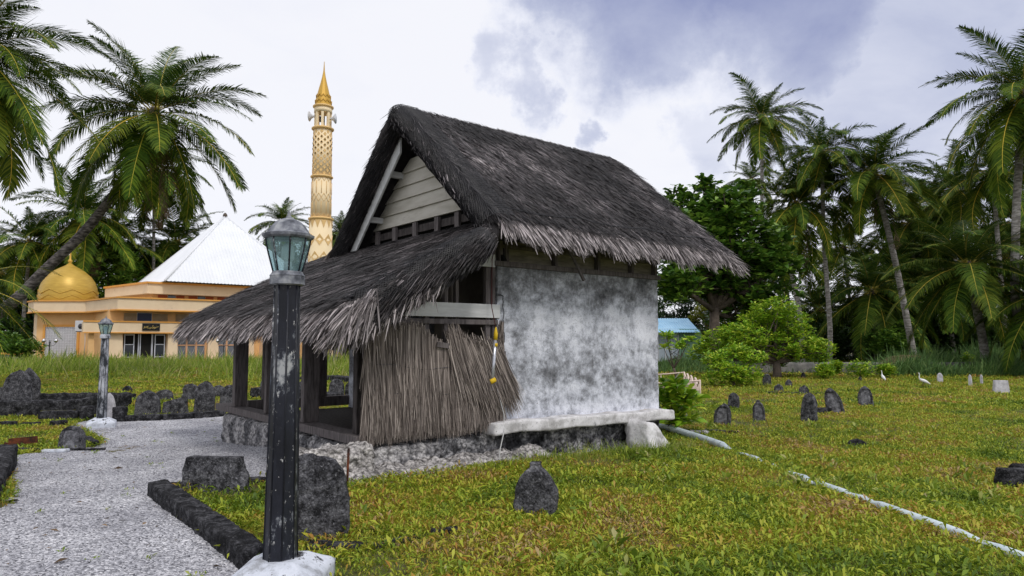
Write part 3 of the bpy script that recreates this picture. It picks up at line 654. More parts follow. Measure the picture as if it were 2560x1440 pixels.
# strands on the main roof
def put_strands(name, parent, sets, mt):
    Vs, Fs, o = [], [], 0
    for V_, F_ in sets: Vs.append(V_); Fs.append(F_ + o); o += len(V_)
    return npmesh(name, np.concatenate(Vs), np.concatenate(Fs), [mt], parent=parent)
sets = []
n = 40000; y = rng.uniform(-.45, 1.9, n); x = rng.uniform(-.40, 1, n); x = -.40 + (x + .40) / 1.40 * (4.60 + .14 * np.abs(y - 1.87) / 2.35)
Pp = roofpt(x, y); Pp[:, 2] += rng.uniform(.0, .03, n)
d = np.stack([rng.normal(.32, .38, n), -np.ones(n), -.88 + rng.normal(0, .07, n) + .06], 1)
sets.append(strands(Pp, d, rng.uniform(.08, .30, n), rng.uniform(.005, .013, n), rng, wdir=np.stack([np.ones(n), rng.normal(0, .4, n), rng.normal(0, .4, n)], 1)))
n = 6000; y = rng.uniform(1.9, 4.2, n); x = rng.uniform(-.4, 4.3, n); Pp = roofpt(x, y); Pp[:, 2] += .01
d = np.stack([rng.normal(.2, .3, n), np.ones(n), -1 + rng.normal(0, .1, n)], 1)
sets.append(strands(Pp, d, rng.uniform(.1, .3, n), rng.uniform(.006, .013, n), rng, wdir=np.stack([np.ones(n), rng.normal(0, .4, n), rng.normal(0, .4, n)], 1)))
# strands wrapping the front verge
n = 9000; y = rng.uniform(-.45, 4.1, n); th = rng.uniform(0, math.pi, n); R = .158
sgn = np.where(y < 1.87, -1.0, 1.0); sl_ = np.where(y < 1.87, .88, 1.0); nl_ = np.sqrt(1 + sl_ ** 2)
nrmv = np.stack([np.zeros(n), sgn * sl_ / nl_, 1 / nl_], 1); base = roofpt(np.full(n, -.47 + .15), y) - nrmv * .15
Pp = base + nrmv * (np.cos(th) * R)[:, None] + Xa * (-np.sin(th) * R)[:, None]
dn = np.stack([rng.normal(0, .25, n), sgn, -sl_], 1)
sets.append(strands(Pp, dn, rng.uniform(.1, .28, n), rng.uniform(.005, .012, n), rng))
# ridge tufts
n = 2500; x = rng.uniform(-.4, 4.2, n); y = rng.normal(1.87, .10, n); Pp = roofpt(x, y); d = np.stack([rng.normal(.3, .4, n), np.sign(y - 1.87) * rng.uniform(.5, 1, n), rng.uniform(-.9, -.35, n)], 1)
sets.append(strands(Pp, d, rng.uniform(.08, .22, n), rng.uniform(.005, .012, n), rng))
put_strands('thatch', roof, sets, 'thatch')
# eave fringe
n = 12500; x = rng.uniform(-.33, 4.36, n); sc_ = .055 * np.abs(np.sin(x * 2.3 + .5)) ; lay = rng.random(n)
y = -.30 - .20 * lay - sc_ + rng.normal(0, .012, n); Pp = roofpt(x, y); Pp[:, 2] -= .03 * lay - rng.uniform(0, .025, n)
fan = np.sin(x * 4.2) * .28
d = np.stack([.22 + fan + rng.normal(0, .18, n), -.8 + rng.normal(0, .12, n), -.92 - .35 * lay + rng.normal(0, .12, n)], 1)
sets = [strands(Pp, d, rng.uniform(.18, .34, n) * (1 + .15 * np.sin(x * 9)), rng.uniform(.009, .022, n), rng, sag=.12, seg=3, wdir=np.stack([np.ones(n), rng.normal(0, .5, n), rng.normal(0, .5, n)], 1))]
n = 1100; x = rng.uniform(4.15, 4.42, n); y = rng.uniform(-.62, -.1, n); Pp = roofpt(x, y); Pp[:, 2] -= rng.uniform(.0, .14, n)
d = np.stack([.6 + rng.normal(0, .25, n), -.7 + rng.normal(0, .15, n), -.85 + rng.normal(0, .12, n)], 1)
sets.append(strands(Pp, d, rng.uniform(.2, .34, n), rng.uniform(.007, .015, n), rng, sag=.1, seg=3))
put_strands('eave_fringe', roof, sets, 'fringe')
hem = [tuple(roofpt(np.float64(x_), np.float64(-.30 - .055 * abs(math.sin(x_ * 2.3 + .5)))) + np.array([0, 0, .03])) for x_ in np.linspace(-.34, 4.34, 90)]
M().tube(hem, .014, 5).build('net_hem', 'net', roof)
# dark bundle at the far foot of the left verge
n = 1400; y = rng.uniform(3.7, 4.3, n); x = rng.uniform(-.5, -.2, n); Pp = roofpt(x, y) - np.array([0, 0, .12])
d = np.stack([rng.normal(-.25, .2, n), 1 + rng.normal(0, .2, n), -1.15 + rng.normal(0, .2, n)], 1)
put_strands('verge_tuft', roof, [strands(Pp, d, rng.uniform(.25, .5, n), rng.uniform(.007, .015, n), rng, sag=.1, seg=3)], 'panel_straw')
def net(name, parent, fn, s0, s1, t0, t1, ds, dt, wdt=.0075):
    """diagonal net: fn(s,t)->point (array)"""
    Vv, Ff = [], []; ns = int((s1 - s0) / ds); ntt = int((t1 - t0) / dt)
    for sg in (1, -1):
        for i in range(-ntt, ns + ntt):
            pts = []
            for j in range(ntt + 1):
                s_ = s0 + (i + sg * j) * ds; 
                if s0 <= s_ <= s1: pts.append(fn(s_, t0 + j * dt))
            if len(pts) < 2: continue
            pts = np.array(pts); dd = nrm(np.gradient(pts, axis=0)); out = np.array([-.4, -.8, .4]); sd = nrm(np.cross(dd, out)) * wdt / 2
            o = len(Vv); 
            for p_, q_ in zip(pts, sd): Vv += [p_ - q_, p_ + q_]
            Ff += [(o + 2 * a, o + 2 * a + 1, o + 2 * a + 3, o + 2 * a + 2) for a in range(len(pts) - 1)]
    return npmesh(name, np.array(Vv), np.array(Ff), ['net'], parent=parent)
def vfn(y, a):
    s_ = -1 if y < 1.87 else 1; sl = .88 if s_ < 0 else 1.0; nl = math.hypot(1, sl); nv = np.array([0, s_ * sl / nl, 1 / nl])
    b_ = np.array([-.47 + .15, y, zr(y)]) - nv * .15
    if a < 0: return b_ + nv * .186 + Xa * (-a)
    R = .186 + .01 * fbm((y * 6, a * 2, 1)); return b_ + nv * math.cos(a) * R - Xa * math.sin(a) * R
net('net', roof, vfn, -.45, 4.1, -.25, 2.9, .032, .17)

# veranda lean-to roof
TX, TZ, EX, EZ = -.10, 3.11, -2.30, 1.985
def pz(x): return EZ + (x - EX) * (TZ - EZ) / (TX - EX) + .035 * np.sin((x - EX) / (TX - EX) * math.pi)
xs = np.linspace(EX, TX, 26); P = []; Nn = []
sl = (TZ - EZ) / (TX - EX); nv = np.array([-sl, 0, 1]) / math.hypot(1, sl)
for x in xs: P.append(np.array([x, 0, float(pz(x))])); Nn.append(nv)
Ya = np.array([0, 1.0, 0])
ra = [.17 - .09 * (i / 25) ** 2 + .02 * math.sin(i * .9) * (1 - i / 25) for i in range(26)]
vs, fs = shell(P, Nn, Ya, [-.62 + .05 * math.sin(i * .7) * (i < 20) + .34 * max(0, (i - 17) / 8) ** 2 for i in range(26)], [5.0 - .35 * i / 25 for i in range(26)], ra, seed=8, amp=.03)
vr = M().add(vs, fs, 0, True).build('veranda_roof', 'thatch_base', hut)
sets = []; n = 34000; x = rng.uniform(EX, TX, n); y = rng.uniform(-.5, 4.95, n); y = np.maximum(y, -.5 + .34 * np.maximum(0, (x + .7) / .6) ** 2)
Pp = np.stack([x, y, pz(x) + rng.uniform(0, .025, n)], 1); d = np.stack([-np.ones(n), rng.normal(-.05, .22, n), -sl + rng.normal(.03, .05, n)], 1)
sets.append(strands(Pp, d, rng.uniform(.12, .4, n), rng.uniform(.005, .012, n), rng, wdir=np.stack([rng.normal(0, .3, n), np.ones(n), rng.normal(0, .3, n)], 1)))
n = 9000; x = rng.uniform(EX, TX - .45, n); a = rng.uniform(0, math.pi, n); R = .17 - .09 * ((x - EX) / 2.28) ** 2
Pp = np.stack([x, np.full(n, -.62) + R, pz(x)], 1) - nv * R[:, None] + nv * (np.cos(a) * (R + .012))[:, None] - Ya * (np.sin(a) * (R + .02))[:, None]
d = np.stack([-np.ones(n), rng.normal(0, .25, n), -sl - .25 * a + rng.normal(0, .1, n)], 1)
sets.append(strands(Pp, d, rng.uniform(.1, .3, n), rng.uniform(.006, .013, n), rng))
put_strands('thatch', vr, sets, 'thatch')
sets = []; n = 10500; y = rng.uniform(-.55, 5.0, n); lay = rng.random(n); sc_ = .05 * np.abs(np.sin(y * 1.9 + .4))
x = EX + .0 - .14 * lay + sc_ + rng.normal(0, .015, n); Pp = np.stack([x, y, pz(x) - .05 * lay + rng.uniform(0, .025, n)], 1)
d = np.stack([-1 + rng.normal(0, .12, n), rng.normal(-.05, .2, n) - .12 * np.sin(y * 3), -.62 - .55 * lay + rng.normal(0, .13, n)], 1)
sets.append(strands(Pp, d, rng.uniform(.18, .34, n), rng.uniform(.010, .024, n), rng, sag=.25, seg=3, wdir=np.stack([rng.normal(0, .5, n), np.ones(n), rng.normal(0, .5, n)], 1)))
n = 1500; y = rng.uniform(-.72, -.30, n); x = rng.uniform(EX - .1, EX + .25, n); Pp = np.stack([x, y, pz(x) - rng.uniform(0, .22, n)], 1)
d = np.stack([-.75 + rng.normal(0, .3, n), -.25 + rng.normal(0, .2, n), -1 + rng.normal(0, .2, n)], 1)
sets.append(strands(Pp, d, rng.uniform(.2, .36, n), rng.uniform(.009, .018, n), rng, sag=.15, seg=3))
hem = [(EX + .0 + .05 * abs(math.sin(y_ * 1.9 + .4)), y_, float(pz(EX + .0 + .05 * abs(math.sin(y_ * 1.9 + .4)))) + .025) for y_ in np.linspace(-.60, 4.95, 90)]
M().tube(hem, .014, 5).build('net_hem', 'net', vr)
n = 650; x = rng.uniform(EX + .1, -1.2, n); Pp = np.stack([x, rng.uniform(-.66, -.45, n), pz(x) - .34 + rng.normal(0, .03, n)], 1); d = np.stack([-.5 + rng.normal(0, .2, n), rng.normal(-.1, .2, n), -1 + rng.normal(0, .15, n)], 1)
sets.append(strands(Pp, d, rng.uniform(.1, .26, n) * (1 - .4 * (x + 2.2)), rng.uniform(.008, .014, n), rng, sag=.1))
put_strands('eave_fringe', vr, sets, 'fringe')
def vfn2(x, a):
    R0 = .17 - .09 * ((x - EX) / 2.28) ** 2; b_ = np.array([x, -.62 + R0, float(pz(x))]) - nv * R0
    if a < 0: return b_ + nv * (R0 + .022) + Ya * (-a)
    R = R0 + .040 + .02 * fbm((x * 4, a, 2)); return b_ + nv * math.cos(a) * R - Ya * math.sin(a) * R
net('net', vr, vfn2, EX, TX - .5, -.3, 3.0, .030, .17)

# thatch screen on the side of the veranda
m = M(); N_ = 40; top = []; 
def ptop(x):
    if x < -1.18: return 1.74 + .02 * math.sin(x * 13)
    if x < -.74: return 1.74 - .30 * (x + 1.18) / .44
    if x < -.58: return 1.46 + .14 * (x + .74) / .16
    return 1.50 - .12 * (x + .58)
vs = []
for i in range(N_ + 1):
    x = -1.84 + 1.82 * i / N_; t_ = ptop(x) - .07; vs += [(x, -.035, .62), (x, -.035, t_), (x, -.06, .62), (x, -.06, t_)]
fs = []
for i in range(N_):
    a, b_ = i * 4, i * 4 + 4; fs += [(a + 2, b_ + 2, b_ + 3, a + 3), (a, a + 1, b_ + 1, b_), (a + 3, b_ + 3, b_ + 1, a + 1), (a, b_, b_ + 2, a + 2)]
fs += [(0, 2, 3, 1), (N_ * 4, N_ * 4 + 1, N_ * 4 + 3, N_ * 4 + 2)]
scr = M().add(vs, fs).build('thatch_screen', 'panel_straw', hut)
sets = []; n = 9000; x = rng.uniform(-1.87, -.50, n); lvl = rng.random(n); zt = np.array([ptop(a_) for a_ in x]); z0 = zt - (zt - .95) * np.floor(lvl * 4) / 3.2 + rng.normal(0, .03, n)
Pp = np.stack([x, -.065 - rng.random(n) * .05, z0], 1); d = np.stack([rng.normal(0, .028, n), rng.normal(-.01, .02, n), -np.ones(n)], 1)
sets.append(strands(Pp, d, np.minimum(rng.uniform(.45, .8, n), z0 - .55 + rng.normal(0, .04, n)), rng.uniform(.006, .014, n), rng, wdir=np.stack([np.ones(n), rng.normal(0, .4, n), np.zeros(n)], 1)))
n = 2600; x = rng.uniform(-.62, .0, n); z0 = rng.uniform(.85, 1.2, n); Pp = np.stack([x, -.065 - rng.random(n) * .04, z0], 1); d = np.stack([rng.normal(0, .05, n), rng.normal(-.02, .03, n), -np.ones(n)], 1)
sets.append(strands(Pp, d, z0 - .57 + rng.normal(0, .035, n), rng.uniform(.006, .014, n), rng, wdir=np.stack([np.ones(n), rng.normal(0, .4, n), np.zeros(n)], 1)))
n = 3200; t_ = rng.random(n); x = -.84 + .80 * t_; z0 = 1.56 - .10 * t_ + rng.normal(0, .06, n) + .08 * (t_ < .25); Pp = np.stack([x, -.10 - rng.random(n) * .05, z0], 1)
d = np.stack([.26 + .30 * t_ * rng.uniform(.3, 1, n) + rng.normal(0, .05, n), rng.normal(-.02, .03, n), -np.ones(n)], 1)
sets.append(strands(Pp, d, rng.uniform(.45, .78, n), rng.uniform(.006, .015, n), rng, wdir=np.stack([np.ones(n), rng.normal(0, .4, n), np.zeros(n)], 1)))
n = 160; x = rng.uniform(-.06, .06, n); Pp = np.stack([x * .6 + .01, -.05 - rng.random(n) * .04, rng.uniform(1.5, 1.85, n)], 1); d = np.stack([rng.normal(-.05, .06, n), 0 * x, -np.ones(n)], 1)
sets.append(strands(Pp, d, rng.uniform(.3, .5, n), .012, rng))
n = 220; x = rng.uniform(-.80, -.55, n); Pp = np.stack([x, -.10 + 0 * x, 1.50 + rng.normal(0, .03, n)], 1); d = np.stack([rng.normal(-.2, .25, n), rng.normal(-.1, .1, n), np.ones(n)], 1)
sets.append(strands(Pp, d, rng.uniform(.08, .2, n), .012, rng))
put_strands('straw', scr, sets, 'panel_straw')
M().beam((-.98, -.135, 1.55), (.03, -.135, 1.43), .02, .06).build('lath', 'wood', scr)
m = M()
for z_ in (1.33, 1.02): m.tube([(-1.8 + .06 * i, -.125 + .006 * math.sin(i * 2.3), z_ + .02 * math.sin(i * .45) - .004 * i) for i in range(21)], .003, 4)
m.build('tie_wire', 'steel', scr)
# tube lamp and wires hanging on the screen
def ob(lst): return [tuple(HW(*p)) for p in lst]
tl = empty('tube_lamp', HW(-.18, -.17, .98), 0, 'silver tube light with yellow end caps hanging loose on the thatch screen', 'lamp')
O_ = HW(-.18, -.17, .98)
R_ = lambda lst: [tuple(HW(*p) - O_) for p in lst]
M().tube(R_([(-.215, -.17, .98), (-.155, -.17, 1.62)]), .022, 10).build('tube', 'tube_lamp', tl)
M().tube(R_([(-.155, -.17, 1.60), (-.150, -.17, 1.68), (-.148, -.17, 1.76)]), [.026, .026, .006], 8).build('end_cap', 'yellow', tl)
M().tube(R_([(-.24, -.175, 1.09), (-.17, -.175, 1.12)]), .034, 8).build('end_cap', 'yellow', tl)
M().tube(R_([(-.158, -.172, 1.52), (-.153, -.172, 1.56)]), .027, 8).build('clip', 'yellow', tl)
wr = M().tube(ob([(-.148, -.17, 1.74), (-.19, -.14, 2.0), (-.16, -.10, 2.3), (-.17, -.12, 2.6), (-.13, -.2, 2.95)]), .006, 5)
tag(wr.build('cable', 'redwire'), 'thin dark red cable rising from the tube lamp to the eave', 'cable')
wr = M().tube(ob([(-.17, -.18, 1.11), (-.10, -.18, .9), (-.06, -.22, .7), (-.09, -.26, .5), (-.28, -.42, .32), (-.35, -.5, .16)]), .006, 5)
tag(wr.build('cable', 'wire'), 'pale cable trailing from the tube lamp down to the footing', 'cable')
# boulder at the right corner, rusty spike
tag(roughbox('boulder', (-.30, -.20, -.1), (.28, .2, .44), .03, .05, 'ledge', None, 58, rnd=.2, freq=3, loc=HW(2.50, -.40, 0), rz=HR + .15,
             shape=lambda p: (p[0] * (1 - .9 * max(0, p[2])) - .25 * max(0, p[2]), p[1] + .25 * max(0, p[2]), p[2] * (1 - .35 * max(-.5, p[0])))), 'pale coral boulder leaning under the right end of the wall ledge', 'boulder')
P_ = HW(-2.28, -.56, 0)
tag(M().tube([(P_[0], P_[1], .12), (P_[0] + .01, P_[1], .55)], [.010, .013], 6).build('iron_rod', 'rust'), 'thin rusty iron rod standing against the pale coral buttress', 'rod')

# ------------------------------------------------------------------ lamp posts
def octo(prof, **k):
    return M().lathe(prof, n=8, smooth=False, rot=math.pi / 8, **k)
def make_lamp(loc, label):
    t = empty('lamp_post', loc, 0, label, 'lamp post', 'short black lantern posts beside the gravel path')
    octo([(.0935, 0), (.092, .03), (.069, 1.585)]).build('shaft', 'lamp_paint', t)
    m = octo([(.078, 1.565), (.099, 1.572), (.099, 1.618), (.101, 1.622), (.090, 1.636), (.086, 1.648)]); m.build('collar', 'lamp_cap', t)
    gl = octo([(.078, 1.646), (.087, 1.68), (.106, 1.75), (.120, 1.81), (.124, 1.842)])
    gl.f = gl.f[:-2]; gl.mi = gl.mi[:-2]; gl.sm = gl.sm[:-2]
    gl.build('glass', 'teal_glass', t)
    fr = M()
    for j in range(8):
        a = 2 * math.pi * j / 8 + math.pi / 8; fr.tube([((r + .003) * math.cos(a), (r + .003) * math.sin(a), z) for r, z in ((.078, 1.646), (.087, 1.68), (.106, 1.75), (.120, 1.81), (.124, 1.846))], .0050, 5)
    fr.build('lantern_frame', 'lamp_paint', t)
    m = octo([(.10, 1.838), (.138, 1.842), (.148, 1.852), (.150, 1.866), (.126, 1.876), (.118, 1.886), (.100, 1.915), (.072, 1.944), (.040, 1.960), (.020, 1.965)])
    cp = m.build('cap', 'lamp_cap', t)
    M().lathe([(.018, 1.96), (.016, 1.975), (.009, 1.982), (.011, 1.992), (.005, 2.005), (.002, 2.022)], n=10).build('finial', 'lamp_cap', cp)
    b = M().lathe([(.022, 1.65), (.024, 1.69), (.024, 1.705)], n=12).build('bulb_holder', 'acwhite', t)
    M().lathe([(.020, 1.705), (.036, 1.725), (.038, 1.76), (.036, 1.79), (.022, 1.812), (.004, 1.818)], n=14).build('bulb', 'bulb', t)
    def psh(p):
        k_ = min(1, max(0, (p[2] + .06) / .07)) ** .8; return (p[0] * (1 - .50 * k_), p[1] * (1 - .50 * k_), p[2] if p[2] < -.1 else p[2])
    pl = roughbox('plinth', (-.25, -.25, -.24), (.25, .25, .012), .021, .005, 'whitewash', t, 71, rnd=.03, freq=7, shape=psh)
    q = M()
    for j in range(8):
        a = 2 * math.pi * j / 8 + math.pi / 8; q.tube([(.0915 * math.cos(a), .0915 * math.sin(a), .01), (.0685 * math.cos(a), .0685 * math.sin(a), 1.58)], .0055, 5)
    q.build('shaft_rib', 'lamp_paint', t)
    return t
PL = D(701, 1398, 4.0)
lamp1 = make_lamp(PL, 'tall near lamp post in flaking black paint with teal lantern, in front of the veranda')
P2 = D(254, 1046, 12.75)
lamp2 = dup(lamp1, loc=P2, rz=.5, scale=.94, label='distant lamp post with peeling white edges on a square plinth beside the far kerb')

for ch in lamp2.children:
    if ch.name.split('.')[0] in ('shaft', 'shaft_rib', 'collar'):
        ch.data = ch.data.copy(); ch.data.materials[0] = MT['lamp_peeled']

# ------------------------------------------------------------------ gravestones and kerbs
random.seed(5)
# foreground
setst('shell', 1285, 1395, 1160, 1290, -.25, 'shell-shaped grey gravestone with a small knob, alone on the front lawn', th=.16, amp=.014)
setst('round', 672, 868, 1140, 1352, .25, 'large mottled rounded gravestone right behind the near lamp post', th=.12, amp=.02)
setst('trap', 448, 622, 1145, 1230, -.08, 'wide flat-topped dark gravestone at the head of the near kerbed plot', th=.14, amp=.02, mt='gstone')
def kerb(pts, h, wd, label, mt='gstone_dark', amp=.025, cat='kerb stone', name='kerb_stone', gap=.0, dz=0):
    for i_, (a_, b_) in enumerate(zip(pts[:-1], pts[1:])):
        P, Q = G(*a_, dz), G(*b_, dz); L_ = math.hypot(Q[0] - P[0], Q[1] - P[1]); rz = math.atan2(Q[1] - P[1], Q[0] - P[0]); zz = (P[2] + Q[2]) / 2 - dz
        o = roughbox(name, (-L_ / 2, -wd / 2, -.08), (L_ / 2, wd / 2, h), .028, amp * .55, mt, None, P[0] * 3 + Q[1], rnd=.10, freq=7, loc=((P[0] + Q[0]) / 2, (P[1] + Q[1]) / 2, zz), rz=rz)
        tag(o, label if isinstance(label, str) else label[i_], cat)
    return o
kerb([(392, 1238), (455, 1283), (533, 1343), (640, 1425)], .135, .17, ('far end stone of the black kerb running diagonally to the near lamp plinth', 'middle stone of the black kerb running diagonally to the near lamp plinth', 'near stone of the black diagonal kerb, against the near lamp plinth'), amp=.022)
kerb([(425, 1222), (700, 1205)], .06, .10, 'low black kerb behind the wide flat-topped gravestone')
kerb([(770, 1375), (905, 1378)], .05, .13, 'broken dark kerb piece at the foot of the large rounded gravestone')
kerb([(930, 1372), (1040, 1352)], .04, .10, 'sunken dark kerb stone half hidden in weeds on the front lawn')
kerb([(1075, 1338), (1150, 1334)], .05, .11, 'small black stone lying at the right end of the sunken kerb')
kerb([(-60, 1300), (18, 1165)], .20, .20, 'layered dark stone wall end at the left edge beside the gravel', amp=.035)
# left mid
setst('point', 10, 76, 926, 1010, .1, 'broad carved pointed gravestone in front inside the walled plot at far left', th=.14, dz=.16, amp=.02, mt='gstone')
setst('ogee', 42, 98, 921, 1004, .1, 'tall ogee-pointed carved gravestone standing behind its twin in the walled plot', th=.12, dz=.16, amp=.02, mt='gstone')
setst('trap', -22, 12, 970, 1006, .1, 'low stub of dark stone left of the twin carved gravestones', th=.15, dz=.16, mt='gstone')
P, Q = G(-90, 1046), G(178, 1042)
pw = empty('walled_plot', (P[0], P[1], 0), 0, 'raised grave plot with coursed black stone walls at far left', 'grave plot')
def pside(a_, b_, h, wd):
    L_ = math.hypot(b_[0] - a_[0], b_[1] - a_[1]); o = roughbox('plot_wall', (0, 0, -.05), (L_, wd, h), .05, .035, 'gstone_dark', pw, a_[0] + h, rnd=.1, freq=6)
    o.location = (a_[0] - P[0], a_[1] - P[1], 0); o.rotation_euler = (0, 0, math.atan2(b_[1] - a_[1], b_[0] - a_[0])); return o
pside(P, Q, .34, .26)
R1 = (Q[0] + .15, Q[1] + 2.0); R0 = (P[0], P[1] + 2.0)
pside((Q[0] + .0, Q[1] + .1), R1, .34, .22); pside(R0, (R1[0] - .1, R1[1]), .34, .2)
m = M().box((.1, .2, 0), (Q[0] - P[0], 2.0, .14)); m.build('plot_fill', 'soil', pw)
kerb([(100, 1052), (198, 1050)], .19, .2, 'plain black kerb block between the walled plot and the far lamp post')
kerb([(204, 1050), (236, 1050)], .28, .2, 'upright black block left of the far lamp plinth')
kerb([(285, 1055), (313, 1055)], .30, .18, 'upright black block right of the far lamp plinth')
setst('point', 256, 286, 984, 1052, .1, 'pale grey pointed gravestone directly behind the far lamp post', th=.1, mt='gstone_pale')
kerb([(314, 1055), (405, 1052), (480, 1047), (560, 1040)], .13, .2, ('black kerb edging the gravel in front of the pointed gravestone', 'black kerb edging the gravel in front of the broken slant-topped gravestone', 'black kerb edging the gravel running from the tallest gravestone to the veranda'))
K = {'dz': .03}
setst('point', 338, 399, 977, 1035, .05, 'pointed dark gravestone at the left end of the row behind the kerb', th=.12, **K)
setst('round', 390, 432, 975, 1003, .1, 'small low rounded gravestone behind the gap right of the pointed one', th=.1)
setst('trap', 408, 470, 990, 1034, .05, 'broken slant-topped gravestone second in the row behind the kerb', th=.12, slant=1, **K)
setst('round', 486, 535, 956, 1030, .05, 'tallest narrow rounded gravestone in the row behind the kerb', th=.12, **K)
setst('round', 549, 598, 964, 1024, .05, 'rounded gravestone with pale lower half partly behind the far veranda post', th=.12, **K)
setst('round', 456, 496, 960, 1002, .15, 'ragged dark gravestone standing behind and left of the tallest one', th=.12, amp=.03)
setst('round', 500, 530, 954, 985, .15, 'dark headstone top showing just behind the tallest rounded one', th=.12, amp=.03, mt='gstone_dark')
setst('round', 530, 562, 964, 996, .15, 'small grey gravestone between the tallest one and the pale-footed one', th=.1)
setst('lump', 304, 332, 965, 981, 0, 'small dark triangular stone on the grass behind the black slab', th=.12, mt='gstone_dark')
kerb([(268, 998), (336, 1000)], .17, .12, 'black stone slab on the grass right of the far lamp shaft')
setst('round', 149, 209, 1067, 1124, .1, 'arched gravestone with a pale border and recessed panel beside the gravel', th=.12, panel=.35, amp=.008)
kerb([(212, 1100), (240, 1116)], .08, .08, 'tilted dark kerb piece behind the arched bordered gravestone')
kerb([(140, 1128), (262, 1126)], .035, .06, 'thin black kerb line under the arched bordered gravestone')
tag(roughbox('stone_slab', (-.17, -.05, 0), (.17, .05, .05), .02, .012, 'whitewash', None, 3, rnd=.3, loc=G(138, 1132), rz=.15), 'small flat whitewashed stone lying at the gravel edge', 'stone')
kerb([(40, 1128), (92, 1130)], .05, .1, 'short dark kerb stone at the gravel edge left of the white stone')
kerb([(-60, 1068), (40, 1066)], .10, .14, 'low dark stone sunk in grass at the far left edge')
kerb([(50, 1066), (102, 1064)], .07, .12, 'broken grey kerb fragment in the grass below the walled plot')
kerb([(125, 1068), (168, 1066)], .12, .18, 'square dark kerb stone by the gravel corner left of the far lamp')
rp = empty('rusty_metal_scrap', G(55, 1120), .1, 'rusted bent metal scrap lying in the grass at far left', 'metal scrap')
M().beam((-.19, 0, .09), (.19, .04, .12), .02, .10).build('plate', 'rust', rp); M().beam((-.25, 0, .04), (.0, -.05, -.0), .02, .1).build('plate', 'rust', rp)
# seen through the veranda
setst('point', 650, 672, 946, 984, .2, 'small pointed gravestone seen through the veranda right of its back post', th=.1, amp=.01)
setst('round', 742, 775, 952, 990, .3, 'grey gravestone seen through the veranda left of the middle post', th=.1)
setst('round', 822, 860, 948, 992, .25, 'rounded gravestone seen through the veranda in the open bay', th=.1)
setst('round', 862, 895, 955, 992, .2, 'dark gravestone seen through the veranda at the corner post', th=.1, mt='gstone_dark')
kerb([(640, 995), (765, 1000)], .30, .5, 'stacked dark stone slabs seen through the veranda behind the lamp')
kerb([(770, 998), (838, 1004)], .22, .5, 'low pile of dark slabs seen through the veranda beside the middle post')
kerb([(826, 952), (905, 960)], .22, .5, 'long dark boulder heap behind the gravestones seen through the veranda')
kerb([(655, 950), (800, 950)], .12, .3, 'thin dark kerb line far behind the veranda in the grass')
kerb([(866, 1003), (905, 1003)], .32, .4, 'lichen-spotted black block seen through the veranda at the corner post')
# right field
setst('point', 1785, 1825, 1010, 1063, -.5, 'leaning black gravestone with a pale carved face nearest the pipe', th=.16, panel=.2, lean=.12)
setst('round', 1820, 1848, 983, 1022, -.4, 'rounded gravestone standing just behind the leaning black one', th=.12)
setst('bump', 1882, 1912, 1002, 1055, -.4, 'narrow black gravestone with a knobbed top and pale centre strip', th=.14, panel=.2)
setst('round', 2005, 2042, 984, 1056, -.75, 'tall upright ribbed black gravestone at the left end of the flat slab', th=.2, lean=.03)
setst('point', 2072, 2112, 972, 1034, -.4, 'tall black gravestone tilting back at the right end of the flat slab', th=.16, panel=.25, lean=-.22)
setst('point', 2149, 2183, 966, 1018, -.4, 'pointed black gravestone standing apart to the right of the slab pair', th=.14, panel=.15, lean=-.05)
kerb([(2040, 1036), (2085, 1032)], .13, .16, 'dark flat slab lying between the two tall black gravestones')
setst('round', 1907, 1928, 935, 966, -.3, 'grey gravestone left of the shrub trunk with a yellow tuft at its foot', th=.12)
setst('bump', 1936, 1958, 961, 981, -.3, 'small knobbed gravestone at the left end of the low far kerb', th=.1)
setst('point', 1964, 1980, 949, 968, -.3, 'tiny dark gravestone behind the low far kerb', th=.1)
setst('bump', 1999, 2022, 964, 987, -.3, 'small knobbed gravestone at the right end of the low far kerb', th=.1)
kerb([(1915, 984), (2050, 988)], .07, .1, 'low black kerb under the pair of small knobbed gravestones')
setst('round', 2003, 2014, 932, 946, -.3, 'tiny rounded gravestone by the boundary wall, left of the pair there', th=.1, mt='gstone_dark')
setst('round', 2050, 2060, 936, 947, -.3, 'tiny rounded gravestone by the boundary wall, right of the pair there', th=.1, mt='gstone_dark')
setst('round', 2344, 2357, 933, 957, -.2, 'slim white rounded gravestone facing forward near the tall grass', th=.08, mt='gstone_pale', amp=.004)
setst('blade', 2422, 2430, 937, 967, -.9, 'narrow white gravestone seen edge-on, the nearer of two by the tall grass', th=.06, mt='gstone_pale', amp=.004)
setst('blade', 2451, 2457, 937, 961, -.9, 'narrow white gravestone seen edge-on, the farther of two by the tall grass', th=.06, mt='gstone_pale', amp=.004)
setst('trap', 2485, 2521, 952, 984, -.15, 'square pale concrete grave marker at the right below the tall grass', th=.2, mt='gstone_pale', amp=.004)
setst('lump', 2120, 2166, 1099, 1116, 0, 'low black rounded stone poking out of the middle of the right lawn', th=.25, mt='gstone_dark')
setst('trap', 2493, 2590, 1176, 1222, .1, 'blocky black stone cut by the right edge, the front one', th=.3, mt='gstone_dark', amp=.02)
setst('trap', 2530, 2640, 1166, 1196, .1, 'black stone behind the blocky one at the right edge', th=.3, mt='gstone_dark', amp=.02)
kerb([(1762, 1080), (1850, 1085)], .05, .10, 'dark kerb stone in front of the leaning black gravestone')
kerb([(1855, 1086), (1960, 1102)], .03, .08, 'thin dark kerb trailing right from the leaning black gravestone')
tag(roughbox('stone_slab', (-.16, -.08, -.02), (.16, .08, .07), .03, .03, 'coral', None, 8, rnd=.4, loc=G(1748, 1086)), 'small grey coral lump beside the white pipe start', 'stone')
